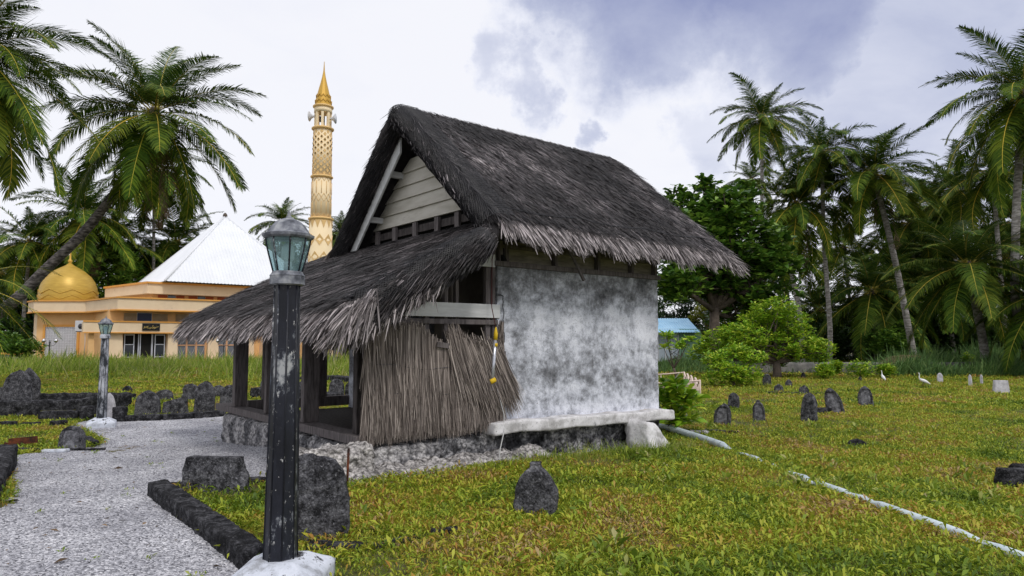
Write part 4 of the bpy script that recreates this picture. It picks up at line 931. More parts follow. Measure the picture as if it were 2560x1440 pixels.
setst('lump', 1692, 1728, 1018, 1040, 0, 'dark stone in the grass behind the leafy plant at the hut corner', th=.3, mt='gstone_dark')
setst('lump', 2146, 2156, 942, 954, 0, 'tiny dark rock far out on the right lawn', th=.1, mt='gstone_dark', name='rock', cat='rock', group=None)

# pipe
pp = [(1638, 1068, .085), (1700, 1090, .075), (1760, 1108, .065), (1806, 1123, .055), (1835, 1134, -.02), (1862, 1143, .018), (1892, 1152, .018), (1915, 1162, -.03), (1935, 1170, .012), (1950, 1176, -.03), (1978, 1190, .01), (2012, 1203, .028), (2030, 1212, .0), (2052, 1220, .030),
      (2110, 1242, .035), (2126, 1248, .02), (2160, 1260, .036), (2185, 1270, .02), (2205, 1278, .04), (2300, 1313, .042), (2400, 1350, .040), (2455, 1370, .016), (2500, 1386, .028), (2570, 1412, .03), (2680, 1455, .03)]
pts = []
for u, v, dz in pp:
    P = G(u, v); pts.append((P[0], P[1], P[2] + dz))
fine = []
for a_, b_ in zip(pts[:-1], pts[1:]):
    for t_ in (0, .5): fine.append(tuple(np.array(a_) * (1 - t_) + np.array(b_) * t_))
fine.append(pts[-1])
rr = np.interp(np.arange(len(fine)), [0, 6, 10, len(fine)], [.060, .055, .040, .042])
tag(M().tube(fine, list(rr), 12).build('water_pipe', 'pvc'), 'pale blue plastic pipe half buried across the right lawn', 'pipe')

# ------------------------------------------------------------------ grass and weeds
def footprint(x, y, pad=.0):
    lx = (x - HO.x) * ha[0] + (y - HO.y) * ha[1]; ly = (x - HO.x) * hb[0] + (y - HO.y) * hb[1]
    return (lx > -2.3 - pad) & (lx < 3.3 + pad) & (ly > -.38 - pad) & (ly < 5.2 + pad)
rng = np.random.default_rng(21)
def patchn(x, y, s, seed):  # cheap smooth noise
    v = np.zeros_like(x)
    r = np.random.default_rng(seed)
    for k_ in range(9):
        a = r.uniform(0, 2 * math.pi); f = s * r.uniform(.5, 2.2); ph = r.uniform(0, 6.28); v += np.sin((x * math.cos(a) + y * math.sin(a)) * f + ph)
    return v / 3
def leafset(x, y, z0, nleaf, L0, L1, wr, emin, emax, rng, spread=.02, hgt=.03):
    n = len(x) * nleaf; X_ = np.repeat(x, nleaf); Y_ = np.repeat(y, nleaf); Z_ = np.repeat(z0, nleaf)
    az = rng.uniform(0, 2 * math.pi, n); el = rng.uniform(emin, emax, n); sz = np.repeat(rng.uniform(.7, 1.35, len(x)), nleaf)
    L = rng.uniform(L0, L1, n) * sz; d = np.stack([np.cos(az) * np.cos(el), np.sin(az) * np.cos(el), np.sin(el)], 1)
    s = np.stack([-np.sin(az), np.cos(az), rng.normal(0, .3, n)], 1)
    P = np.stack([X_ + rng.normal(0, spread, n), Y_ + rng.normal(0, spread, n), Z_ + rng.uniform(0, hgt, n) * sz], 1)
    mid = P + d * L[:, None] * .5; wv = s * (L * wr / 2)[:, None]; tip = P + d * L[:, None] * np.array([1, 1, .75]); mid[:, 2] += L * .06
    V = np.stack([P, mid - wv, tip, mid + wv], 1).reshape(-1, 3); b = (np.arange(n) * 4)[:, None]
    return V, b + np.array([[0, 1, 2, 3]])
def merge(sets):
    Vs, Fs, o = [], [], 0
    for V_, F_ in sets: Vs.append(V_); Fs.append(F_ + o); o += len(V_)
    return np.concatenate(Vs), np.concatenate(Fs)
def scatter(n, y0, y1, pw=1.0, side=1.15):
    y = y0 + (y1 - y0) * rng.random(n) ** pw; x = rng.uniform(-1, 1, n) * (y * .76 * side + .6); return x, y
def lawnmask(x, y):
    k = ~inpoly(x, y, PTH) & ~footprint(x, y)
    return k
sets = []
for n, y0, y1, L0, L1, nl, hg in ((34000, 2.6, 5.8, .018, .05, 6, .045), (7000, 2.6, 8.5, .035, .085, 7, .06), (56000, 5.2, 9.8, .02, .052, 6, .04), (70000, 9, 17, .03, .07, 5, .035), (60000, 16, 30, .05, .11, 4, .03), (40000, 29, 52, .10, .20, 3, .05)):
    x, y = scatter(n, y0, y1, 1.0); k = lawnmask(x, y) & (patchn(x, y, 2.2, 5) + rng.normal(0, .6, n) > -1.0); x, y = x[k], y[k]
    sets.append(leafset(x, y, gh(x, y) - .005, nl, L0, L1, .24, .15, 1.25, rng, spread=.5 * L1, hgt=hg))
V, Fc = merge(sets)
tag(npmesh('ground_cover', V, Fc, ['leaf_ground']), 'low creeping weeds and grass covering the graveyard lawn', 'grass', kind='stuff')
# thin wispy blades
sets = []
for n, y0, y1, h0, h1, wd in ((60000, 2.6, 9, .03, .10, .0035), (40000, 8.5, 20, .04, .12, .006), (30000, 19, 34, .06, .18, .014)):
    x, y = scatter(n, y0, y1); k = lawnmask(x, y); x, y = x[k], y[k]; m_ = len(x)
    sets.append(strands(np.stack([x, y, gh(x, y)], 1), np.stack([rng.normal(0, .4, m_), rng.normal(0, .4, m_), np.ones(m_)], 1), rng.uniform(h0, h1, m_), wd, rng, sag=.25))
V, Fc = merge(sets)
n = 900; lx_, ly_ = scatter(n, 2.6, 14); k = ~footprint(lx_, ly_); lx_, ly_ = lx_[k], ly_[k]
Vl, Fl = leafset(lx_, ly_, gh(lx_, ly_) + .022, 1, .03, .08, .35, -.05, .25, rng, spread=.02, hgt=.02)
tag(npmesh('leaf_litter', Vl, Fl, ['frond_dead']), 'dry brown leaf litter scattered over lawn and gravel', 'leaf litter', kind='stuff')
n = 260; lx_, ly_ = scatter(n, 2.6, 12); k = inpoly(lx_, ly_, PTH); lx_, ly_ = lx_[k], ly_[k]
Vl, Fl = leafset(lx_, ly_, gh(lx_, ly_) + .015, 9, .015, .045, .3, .2, 1.2, rng, spread=.015, hgt=.01)
tag(npmesh('path_weeds', Vl, Fl, ['grass_tall']), 'tiny green weeds sprouting through the gravel path', 'weeds', kind='stuff')
tag(npmesh('short_grass', V, Fc, ['leaf_ground']), 'thin short grass blades standing among the creeping weeds', 'grass', kind='stuff')
def tallpatch(name, x, y, h0, h1, wd, mt, label, lean=.3):
    n = len(x); d = np.stack([rng.normal(.08, lean, n), rng.normal(0, lean, n), np.ones(n)], 1)
    V, Fc = strands(np.stack([x, y, gh(x, y) - .02], 1), d, rng.uniform(h0, h1, n) * np.clip(1 + .6 * patchn(x, y, .9, 9), .35, 2), wd, rng, sag=rng.uniform(.1, .5, n), seg=3)
    return tag(npmesh(name, V, Fc, [mt]), label, 'grass', kind='stuff')
x, y = rng.uniform(-42, -4, 70000), 26 + 22 * rng.random(70000) ** .8; k = (rng.random(70000) < np.clip((y - 25) / 9, 0, 1)) & (x / y < -.15) & (x / y > -.85); k &= ~((y > 47) & (x < -20)); k &= (patchn(x, y, .7, 4) + rng.normal(0, .35, 70000) > -.25)
tallpatch('tall_grass', x[k], y[k], .22, .85, .024, 'grass_tall', 'tall bright green grass growing in front of the mosque')
x, y = rng.uniform(16, 34, 34000), rng.uniform(29.5, 38, 34000); k = (x / y > .52) & (rng.random(34000) < np.clip((x / y - .5) * 8, .1, 1))
tallpatch('tall_grass', x[k], y[k], .5, 1.15, .024, 'grass_dark', 'rank dark green grass along the right boundary under the palms')
x, y = rng.uniform(7, 16, 9000), rng.uniform(32, 45, 9000)
tallpatch('tall_grass', x, y, .25, .7, .022, 'grass_dark', 'grey-green grass in front of the blue-roofed shed')
x, y = scatter(1500, 2.8, 16); k = lawnmask(x, y) & (patchn(x, y, 1.7, 12) > .25); x, y = x[k], y[k]
Vl, Fl = leafset(x, y, gh(x, y), 9, .06, .13, .26, .4, 1.35, rng, spread=.03, hgt=.05)
tag(npmesh('broad_weeds', Vl, Fl, ['grass_tall']), 'taller bright broad-leaved weeds dotted over the lawn', 'weeds', kind='stuff')
# small fringe of weeds along the footing
n = 2600; lx = rng.uniform(-2.6, 3.2, n); ly = -.52 - rng.random(n) * .35; wx = HO.x + ha[0] * lx + hb[0] * ly; wy = HO.y + ha[1] * lx + hb[1] * ly
tallpatch('weed_fringe', wx, wy, .05, .22, .005, 'grass_tall', 'thin weeds growing along the foot of the plastered wall')

# ------------------------------------------------------------------ palms
def frond(base, az, e0, L, droop, rng, nl=44, wind=(.25, .0), Lmax=1.08, wd=.05, tintc=(1, 1, 1), sagk=1.0):
    k = 16; pts = [np.array(base, float)]; e = e0; ds = L / (k - 1); hv = np.array([math.cos(az), math.sin(az), 0])
    tw = rng.normal(0, .10)
    for i in range(1, k):
        t = i / (k - 1); el = e0 - droop * t ** 1.25
        d = hv * math.cos(el) + np.array([0, 0, math.sin(el)]) + np.array([wind[0], wind[1], 0]) * t * .6 + np.array([-hv[1], hv[0], 0]) * tw * t
        pts.append(pts[-1] + d / np.linalg.norm(d) * ds)
    pts = np.array(pts); tan = nrm(np.gradient(pts, axis=0))
    up = np.array([0, 0, 1.0]); side = nrm(np.cross(tan, up) + 1e-6); nor = nrm(np.cross(side, tan))
    ts = np.linspace(.13, .995, nl); idx = ts * (k - 1); i0 = np.minimum(idx.astype(int), k - 2); fr = (idx - i0)[:, None]
    C = pts[i0] * (1 - fr) + pts[i0 + 1] * fr; T = nrm(tan[i0] * (1 - fr) + tan[i0 + 1] * fr); S = nrm(side[i0] * (1 - fr) + side[i0 + 1] * fr); Nv = nrm(nor[i0] * (1 - fr) + nor[i0 + 1] * fr)
    V = []; Fc = []; o = 0
    prof = np.clip(np.sin(np.pi * (ts * .80 + .16)) ** .7, .12, 1) * (1 - .25 * ts)
    for sg in (-1, 1):
        n = nl; Ls = Lmax * prof * rng.uniform(.72, 1.1, n) * (rng.random(n) > .05) * (L / 4.4)
        fw_ = (.45 + .65 * ts)[:, None]; d0 = nrm(S * sg + T * fw_ + Nv * (.18 + rng.normal(0, .08, n))[:, None])
        sg_ = (.42 * sagk + rng.normal(0, .14, n))[:, None]
        p0 = C; p1 = C + nrm(d0 + np.array([0, 0, -.2]) * sg_) * (Ls * .5)[:, None]; p2 = p1 + nrm(d0 + np.array([0, 0, -1.25]) * sg_ + np.array([wind[0], wind[1], 0]) * .5) * (Ls * .5)[:, None]
        wv = nrm(T - d0 * np.sum(T * d0, 1, keepdims=True)) * (wd / 2) * (L / 4.4) * rng.uniform(.6, 1.1, (n, 1))
        q = np.stack([p0 - wv * .6, p0 + wv * .6, p1 - wv, p1 + wv, p2 - wv * .15, p2 + wv * .15], 1).reshape(-1, 3)
        b = o + (np.arange(n) * 6)[:, None]
        V.append(q); Fc.append(np.concatenate([b + np.array([[0, 1, 3, 2]]), b + np.array([[2, 3, 5, 4]])])); o += len(q)
    # rachis as 3-sided tube
    rw = np.interp(np.linspace(0, 1, k), [0, .1, 1], [.06, .032, .006])[:, None] * (L / 4.4)
    q = np.stack([pts + side * rw, pts - side * rw, pts + nor * rw * .8], 1).reshape(-1, 3); rf = []
    for i in range(k - 1):
        for j in range(3): rf.append((o + i * 3 + j, o + i * 3 + (j + 1) % 3, o + (i + 1) * 3 + (j + 1) % 3, o + (i + 1) * 3 + j))
    nlf = sum(len(f) for f in Fc); V.append(q); Fc.append(np.array(rf)); V = np.concatenate(V)
    return V, np.concatenate(Fc), np.concatenate([np.zeros(nlf), np.ones(len(rf))]), np.tile(tintc, (len(V), 1))
def crown(rng, nf=26, L=4.4, wind=(.25, 0), nl=44, wd=.05, spec=None, young=1.35, old=-.75, olive=1.0):
    Vs, Fs, Ms, Ts, o = [], [], [], [], 0
    lst = spec or [(i * 2.39996 + rng.normal(0, .12), young - (young - old) * (i / (nf - 1)) ** .85 + rng.normal(0, .08), L * rng.uniform(.85, 1.08) * (.72 if i < 3 else 1)) for i in range(nf)]
    for i, (az, e0, L_) in enumerate(lst):
        if e0 < -.15: L_ = L_ * 1.14
        age = np.clip((1.0 - e0) / 1.8, 0, 1); tc_ = (1 + .9 * age * rng.uniform(.3, 1) * olive, 1 + .38 * age * olive, 1 - .3 * age)
        dr = rng.uniform(.55, 1.0) if e0 > 1.0 else rng.uniform(.9, 1.3) if e0 > 0 else rng.uniform(.6, .95)
        V, Fc, mi, ti = frond((rng.normal(0, .05), rng.normal(0, .05), .1), az, e0, L_, dr, rng, nl=nl, wind=wind, wd=wd, tintc=tc_, sagk=.65 if e0 > .5 else 1.35)
        Vs.append(V); Fs.append(Fc + o); Ms.append(mi); Ts.append(ti); o += len(V)
    return np.concatenate(Vs), np.concatenate(Fs), np.concatenate(Ms), np.concatenate(Ts)
def trunk_mesh(pts, r0, r1, n=10, parent=None, mt='trunk'):
    pts = [np.array(p, float) for p in pts]; fine = []
    k = len(pts)
    for i in range(k - 1):                                   # catmull-rom
        p0 = pts[max(i - 1, 0)]; p1 = pts[i]; p2 = pts[i + 1]; p3 = pts[min(i + 2, k - 1)]
        for t in np.linspace(0, 1, 22, endpoint=False):
            fine.append(.5 * (2 * p1 + (p2 - p0) * t + (2 * p0 - 5 * p1 + 4 * p2 - p3) * t * t + (-p0 + 3 * p1 - 3 * p2 + p3) * t ** 3))
    fine.append(pts[-1]); N = len(fine)
    rad = [(r0 + (r1 - r0) * i / N) * (1 + .06 * (i % 2)) * (1 + .5 * math.exp(-i / 4)) for i in range(N)]
    return M().tube(fine, rad, n).build('trunk', mt, parent)
rng = np.random.default_rng(77)
CR = []
def crown_obj(data, parent, name='crown'):
    V, Fc, mi, ti = data; return npmesh(name, V, Fc, ['palm', 'rachis'], mi=mi, parent=parent, tint=ti)
def nuts(parent, rng, n=7):
    m = M()
    for i in range(n):
        a = rng.uniform(0, 6.28); r = .3; c = (r * math.cos(a), r * math.sin(a), -.25 - rng.uniform(0, .25))
        m.lathe([(.02, -.15), (.09, -.10), (.13, 0), (.10, .10), (.02, .15)], n=8, c=c)
    m.build('coconuts', 'nut', parent)
def boot(parent):
    M().lathe([(.13, -.55), (.22, -.2), (.26, 0), (.14, .35)], n=10).build('crownshaft', 'bark', parent)
PALMG = 'coconut palms around the graveyard'
VAR = [None] * 5
def palm(u, v, Y, rpx, base, label, var=None, data=None, r=(.17, .11), rz=0, mids=(), dead=0, tmt='trunk'):
    C = D(u, v, Y); L = rpx / F * Y * 1.0; 
    t = empty('coconut_palm', (0, 0, 0), 0, label, 'palm tree', PALMG)
    B = base; P0 = np.array([B[0], B[1], float(gh(B[0], B[1])) - .1]); t.location = P0
    pts = [np.zeros(3)] + [np.array(D(a_, b_, c_)) - P0 for a_, b_, c_ in mids] + [C - P0]
    if not mids: pts.insert(1, np.array([(C - P0)[0] * .45, (C - P0)[1] * .5, (C - P0)[2] * .5]))
    trunk_mesh(pts, r[0], r[1], parent=t, mt=tmt)
    if data is None:
        if VAR[var] is None:
            VAR[var] = crown_obj(crown(rng, nf=[38, 44, 38, 44, 32][var], L=4.4, wind=((.32, 0), (.2, .1), (.35, -.1), (.1, .1), (.3, .1))[var], nl=66, wd=.066, olive=(1, 1.2, .9, .5, 1)[var]), t); c = VAR[var]
        else:
            c = VAR[var].copy(); COL.objects.link(c); c.parent = t
        c.scale = (L / 3.95,) * 3
    else: c = crown_obj(data, t)
    c.location = C - P0; c.rotation_euler = (0, 0, rz)
    b_ = M().lathe([(r[1], -.7), (.2, -.3), (.25, 0), (.12, .35)], n=9).build('crownshaft', 'bark', t); b_.location = C - P0
    if rpx > 90:
        q = M(); rg = random.Random(int(u))
        for i in range(7):
            a = rg.uniform(0, 6.28); q.lathe([(.02, -.15), (.09, -.10), (.12, 0), (.09, .10), (.02, .15)], n=8, c=(.3 * math.cos(a), .3 * math.sin(a), -.3 - rg.uniform(0, .25)))
        o_ = q.build('coconut_bunch', 'nut', t); o_.location = C - P0
    if dead:
        V, Fc, mi, ti = crown(np.random.default_rng(int(u)), spec=[(i * 2.1, -1.15, L * .85) for i in range(dead)], nl=34, wd=.05)
        o_ = npmesh('dead_frond', V, Fc, ['frond_dead'], parent=t); o_.location = C - P0 + np.array([0, 0, -.2])
    return t
# main leaning palm, fronds laid out as in the view (azimuth: 0=right, pi/2=away, -pi/2=towards the viewer)
A_ = math.radians
spec = [(A_(a_), A_(e_), l_) for a_, e_, l_ in (
    (-140, 40, 4.5), (-100, 30, 4.2), (-60, 25, 4.4), (-30, 50, 4.4), (100, 50, 4.4), (190, -30, 4.7), (200, 20, 4.8), (-5, 5, 4.8), (95, 84, 4.3), (80, 74, 4.5), (110, 72, 4.5), (200, 76, 4.2), (150, 66, 4.5), (60, 70, 4.3), (20, 60, 4.0), (-120, 62, 3.6), (178, 46, 4.6), (-170, 62, 4.3), (8, 38, 4.7), (35, 45, 4.6), (-15, 22, 4.6), (165, 28, 4.7), (130, 50, 4.4), (-175, 10, 4.8), (-140, 2, 4.4),
    (-60, -12, 4.3), (-95, -18, 4.3), (-125, -22, 4.4), (-35, -8, 4.7), (-10, -18, 4.6), (170, -14, 4.8), (15, -32, 4.4), (-75, -40, 4.2), (-150, -38, 4.4), (120, -20, 4.5), (60, -10, 4.5), (85, -32, 4.3), (-20, -48, 4.2), (-110, -52, 4.2), (140, -42, 4.2), (40, -50, 4.1), (-170, -55, 4.1))]
r_ = np.random.default_rng(5)
palm(385, 290, 27, 270, (-23.0, 26.0), 'large leaning coconut palm with full crown above the golden dome', data=crown(r_, spec=spec, wind=(.12, 0), nl=100, wd=.047), r=(.22, .13),
     mids=((20, 765, 26.3), (110, 678, 26.6), (205, 585, 26.9), (290, 478, 27), (350, 380, 27)), dead=3, tmt='trunk_dark')
r_ = np.random.default_rng(8)
palm(-75, 130, 19, 300, (-16.4, 18.5), 'near coconut palm whose fronds hang in from the top left corner', data=crown(r_, nf=44, L=4.0, wind=(.25, 0), nl=96, wd=.047, young=1.1, old=-1.0), r=(.2, .14))
palm(-90, 720, 16, 220, (-13.4, 16), 'low palm beyond the left edge with one frond reaching in', data=crown(np.random.default_rng(4), nf=14, L=2.2, wind=(.3, 0), nl=40, wd=.045), r=(.14, .1))
# right tall crowns
palm(1905, 300, 50, 130, (18.3, 50), 'tallest slender palm standing above the broad-leaved tree', var=0, rz=.4, mids=((1905, 700, 50),), dead=2)
palm(2055, 388, 41, 140, (18.9, 41), 'straight grey-trunked palm right of the tallest one', var=2, rz=2.0, mids=((2075, 820, 41), (2060, 600, 41)), r=(.16, .10))
palm(2185, 440, 40, 195, (23.8, 40.5), 'large palm with curved trunk and spreading crown in the middle of the right grove', data=crown(np.random.default_rng(31), nf=38, L=4.5, wind=(.3, 0), nl=92, wd=.054, olive=1.3), r=(.2, .14),
     mids=((2275, 840, 40.3), (2235, 640, 40.2)), dead=2)
palm(1990, 515, 42, 155, (17.8, 42), 'mid-height palm with drooping crown right behind the broad-leaved tree', var=1, rz=1.1, mids=((2000, 790, 42), (1975, 640, 42)), dead=2)
palm(2560, 240, 31, 235, (24.5, 31.5), 'big palm hanging in from the upper right edge', data=crown(np.random.default_rng(42), nf=42, L=4.7, wind=(.1, 0), nl=92, wd=.050, old=-.95), r=(.2, .14), mids=((2545, 800, 31), (2540, 550, 31)), dead=2)
palm(2420, 672, 32, 220, (22.5, 32.5), 'low bushy palm with arching fronds at right front of the grove', data=crown(np.random.default_rng(52), nf=40, L=4.3, wind=(.1, 0), nl=92, wd=.050, olive=.7), r=(.2, .15), mids=((2455, 840, 32.3),))
palm(2385, 478, 50, 130, (32.5, 50), 'small upright palm crown behind, between the curved palm and the right edge', var=2, rz=3.3)
palm(1878, 452, 62, 75, (21.5, 62), 'small distant palm left of the tallest one', var=4, rz=.9)
palm(2180, 735, 46, 170, (24.5, 46), 'short dark palm low in the middle of the right grove', var=3, rz=2.2)
palm(2620, 740, 30, 190, (24.0, 30), 'low palm at the right edge with fronds over the tall grass', var=3, rz=.3)
palm(2330, 620, 56, 150, (34, 56), 'half-hidden palm deep behind the low bushy one', var=1, rz=4.0)
palm(2480, 430, 45, 150, (32.5, 45), 'palm crown tucked under the big upper right palm', var=0, rz=5.0)
palm(2110, 620, 60, 130, (30, 60), 'far palm seen between the grey trunk and the curved trunk', var=4, rz=3.0)
palm(1760, 640, 58, 120, (16.5, 58), 'palm hidden behind the broad-leaved tree', var=3, rz=1.7)
palm(2260, 790, 58, 130, (33, 58), 'dark young palm at the foot of the curved trunk', var=3, rz=4.6)
palm(2050, 780, 56, 130, (25, 56), 'dark young palm behind the grey trunk base', var=3, rz=.9)
palm(2540, 560, 54, 150, (40, 54), 'deep background palm at the right edge', var=1, rz=2.6)
for i_, (u, v, Y, rp, var, rz, lab) in enumerate(((1955, 610, 50, 140, 1, .3, 'palm half hidden behind the drooping crown beside the broad-leaved tree'), 
      (2275, 560, 54, 140, 2, 2.8, 'palm crown just right of the curved trunk top'), (2330, 520, 60, 130, 0, 4.4, 'distant palm crown between the curved palm and the small upright one'), (2520, 650, 50, 150, 3, 1.0, 'dark palm crown right of the low bushy palm'),
      (2240, 665, 52, 140, 3, 3.1, 'dark palm crown behind the curved trunk, halfway up'), (1850, 660, 60, 120, 3, 2.2, 'dark palm low behind the tallest palm trunk'), (2360, 730, 48, 140, 3, 5.5, 'dark palm low behind the left fronds of the bushy palm'))):
    palm(u, v, Y, rp, (float(D(u, v, Y)[0]) + .6, Y), lab, var=var, rz=rz)
# left background
palm(75, 608, 60, 135, (-43, 60), 'background palm at left with upright fronds under the near one', var=0, rz=.2)
palm(215, 545, 62, 165, (-39, 62), 'tall background palm directly behind the golden dome', var=1, rz=1.2, dead=2)
palm(290, 610, 66, 140, (-38, 66), 'background palm behind the left slope of the white roof', var=2, rz=2.4)
palm(440, 610, 72, 140, (-35, 72), 'background palm just left of the white roof apex', var=1, rz=3.9)
palm(380, 680, 68, 130, (-36, 68), 'low background palm against the left slope of the white roof', var=0, rz=5.1)
palm(385, 430, 66, 150, (-34.6, 66), 'upright palm with a brown skirt of dead fronds behind the leaning palm', var=1, rz=2.2, dead=7)
palm(705, 560, 74, 90, (-25, 74), 'background palm between the white roof and the minaret', var=2, rz=.6)
palm(855, 590, 80, 90, (-20, 80), 'distant palm tips right of the minaret', var=0, rz=2.9)
palm(0, 690, 66, 150, (-50, 66), 'background palm at the far left edge', var=3, rz=2.0)
palm(150, 700, 70, 140, (-46, 70), 'dark background palm low behind the dome', var=3, rz=4.0)
# fallen frond on the boundary wall
V, Fc, mi, ti = crown(np.random.default_rng(3), spec=[(A_(200), .25, 3.2)], nl=36, wd=.06, wind=(0, 0))
Pf = D(2310, 900, 31.5)
ff = npmesh('fallen_frond', V, Fc, ['frond_dead'], loc=Pf); tag(ff, 'dry grey palm frond lying over the low boundary wall', 'palm frond')

# ------------------------------------------------------------------ broad-leaved trees and shrubs
def rosettes(centers, nleaf, L, wr, rng, emin=-.1, emax=.9, up=None):
    n = len(centers) * nleaf; C = np.repeat(centers, nleaf, 0); az = rng.uniform(0, 2 * math.pi, n); el = rng.uniform(emin, emax, n); l = L * rng.uniform(.65, 1.15, n)
    d = np.stack([np.cos(az) * np.cos(el), np.sin(az) * np.cos(el), np.sin(el)], 1); s = nrm(np.stack([-np.sin(az), np.cos(az), rng.normal(0, .35, n)], 1))
    P = C + rng.normal(0, L * .12, (n, 3)); a = P + d * (l * .35)[:, None]; b = P + d * (l * .75)[:, None]; t = P + d * l[:, None]; b[:, 2] -= l * .03; t[:, 2] -= l * .16
    w1 = s * (l * wr * .36)[:, None]; w2 = s * (l * wr * .5)[:, None]
    V = np.stack([P, a - w1, a + w1, b - w2, b + w2, t], 1).reshape(-1, 3); q = (np.arange(n) * 6)[:, None]
    Fc = np.concatenate([q + np.array([[0, 2, 1, 1]])[:, :4], q + np.array([[1, 2, 4, 3]]), q + np.array([[3, 4, 5, 5]])])
    Fc = np.concatenate([np.concatenate([q + np.array([[0, 2, 1]]), q + np.array([[1, 2, 4]]), q + np.array([[1, 4, 3]]), q + np.array([[3, 4, 5]])])])
    return V, Fc
def tree(name, base, blobs, ncl, nleaf, L, wr, mt, label, cat, rng, trunk=None, limb=.05, group=None, fill=.55, bark='bark'):
    """blobs: (dx,dy,dz, rx,ry,rz) relative to base"""
    t = empty(name, base, 0, label, cat, group); cs = []
    vol = np.array([b[3] * b[4] * b[5] for b in blobs]) ** .67; vol /= vol.sum()
    for b, f in zip(blobs, vol):
        k = max(3, int(ncl * f)); d = nrm(rng.normal(size=(k, 3))); r = rng.random(k) ** (1 / 3 * (1 - fill) + .05)
        rough_ = 1 + .18 * np.sin(d[:, 0] * 7 + b[0]) * np.sin(d[:, 2] * 6 + d[:, 1] * 5)
        cs.append(np.array(b[:3]) + d * (r * rough_)[:, None] * np.array(b[3:]))
    cs = np.concatenate(cs); cs = cs[cs[:, 2] > .05]
    V, Fc = rosettes(cs, nleaf, L, wr, rng); npmesh('crown', V, Fc, [mt], parent=t)
    m = M(); h = trunk[0]; r0 = trunk[1]
    fork = np.array([blobs[0][0] * .3, blobs[0][1] * .3, h])
    m.tube([(0, 0, -.15), tuple(fork * .5 + np.array([.04, 0, 0])), tuple(fork)], [r0 * 1.25, r0, r0 * .8], 9)
    for b in blobs:
        e_ = np.array(b[:3]); mid = fork * .5 + e_ * .5 + np.array([0, 0, -.1]); m.tube([fork * .95, mid, e_], [r0 * .6, r0 * .4, r0 * .15], 6)
        for j in range(int(limb)):
            q_ = cs[rng.integers(len(cs))]; m.tube([mid, (mid + q_) / 2 + rng.normal(0, .1, 3), q_], [r0 * .25, r0 * .15, r0 * .06], 4)
    m.build('trunk', bark, t)
    return t
rng = np.random.default_rng(99)
def at(u, v, Y):
    p = D(u, v, Y); return p
def blob(base, u, v, Y, ru, rv, ry=None):
    p = D(u, v, Y); s = Y / F; return (p[0] - base[0], p[1] - base[1], p[2] - base[2], ru * s, (ry if ry else ru * s * .8), rv * s)
B = np.array([10.0, 34.0, 0])
tree('breadfruit_tree', B, [blob(B, u, v, y_, a_, b_) for u, v, y_, a_, b_ in ((1790, 540, 34, 110, 60), (1740, 600, 33, 80, 80), (1850, 620, 34, 110, 80), (1700, 520, 35, 50, 40), (1900, 710, 34, 90, 70), (1760, 690, 34, 110, 70), (1680, 700, 32, 70, 60), (1830, 500, 35, 60, 40), (1690, 478, 35, 16, 14), (1765, 468, 35, 34, 20), (1935, 590, 34, 40, 34), (1860, 470, 35, 22, 16), (1960, 660, 34, 40, 40), (1860, 810, 35, 90, 60))],
     1750, 8, .46, .5, 'leaf_bread', 'large dark broad-leaved tree rising behind the right end of the hut roof', 'tree', rng, trunk=(3.2, .28), limb=5, fill=.35)
B = G(1942, 946)
tree('shrub_tree', B, [blob(B, u, v, B[1] + dy, a_, b_) for u, v, dy, a_, b_ in ((1935, 775, 0, 58, 34), (1900, 805, .5, 60, 36), (1975, 815, .3, 55, 36), (1860, 845, -.3, 65, 42), (1990, 865, 0, 70, 40), (2045, 880, 0, 42, 32), (1930, 880, .9, 75, 36), (1800, 860, .5, 58, 40), (1755, 885, .8, 38, 26))],
     1900, 8, .20, .34, 'leaf_frangi', 'bright green spreading shrub tree with a dark forked trunk on the right lawn', 'tree', rng, trunk=(.7, .17), limb=6, fill=.3)
B = G(1835, 968)
tree('leafy_bush', B, [blob(B, u, v, B[1] + dy, a_, b_) for u, v, dy, a_, b_ in ((1810, 935, 0, 50, 28), (1860, 940, .2, 45, 24), (1790, 900, .4, 35, 22), (1880, 895, .6, 40, 20), (1840, 880, .8, 40, 20))],
     560, 8, .17, .36, 'leaf_frangi', 'dense rounded green bush in front of the shrub tree', 'bush', rng, trunk=(.3, .05), limb=3, fill=.3)
B = at(1770, 900, 38); B[2] = 0
tree('yellow_green_tree', B, [blob(B, u, v, 38, a_, b_) for u, v, a_, b_ in ((1765, 780, 34, 20), (1738, 795, 16, 12), (1805, 815, 42, 28), (1790, 850, 34, 25), (1840, 850, 50, 30))],
     700, 10, .17, .4, 'leaf_yellow', 'feathery yellow-green tree in front of the blue-roofed shed', 'tree', rng, trunk=(1.5, .08), limb=4, fill=.3)
B = at(1690, 905, 27); B[2] = 0
tree('frangipani', B, [blob(B, u, v, 27, a_, b_) for u, v, a_, b_ in ((1668, 842, 16, 8), (1700, 866, 18, 8), (1722, 850, 12, 7), (1660, 870, 10, 6))], 30, 9, .32, .3, 'leaf_frangi', 'sparse frangipani with leaf rosettes at the wall corner before the shed', 'tree', rng, trunk=(.5, .05), limb=2, fill=.2)
B = G(1688, 1082); B[2] = 0
tree('leafy_plant', B, [blob(B, u, v, B[1], a_, b_) for u, v, a_, b_ in ((1675, 965, 22, 16), (1668, 1005, 20, 20), (1712, 1003, 26, 16), (1700, 1045, 28, 14), (1660, 1050, 14, 14))], 46, 9, .32, .34, 'leaf_frangi', 'glossy large-leaved plant growing at the right corner of the hut', 'plant', rng, trunk=(.2, .02), limb=2, fill=.2)
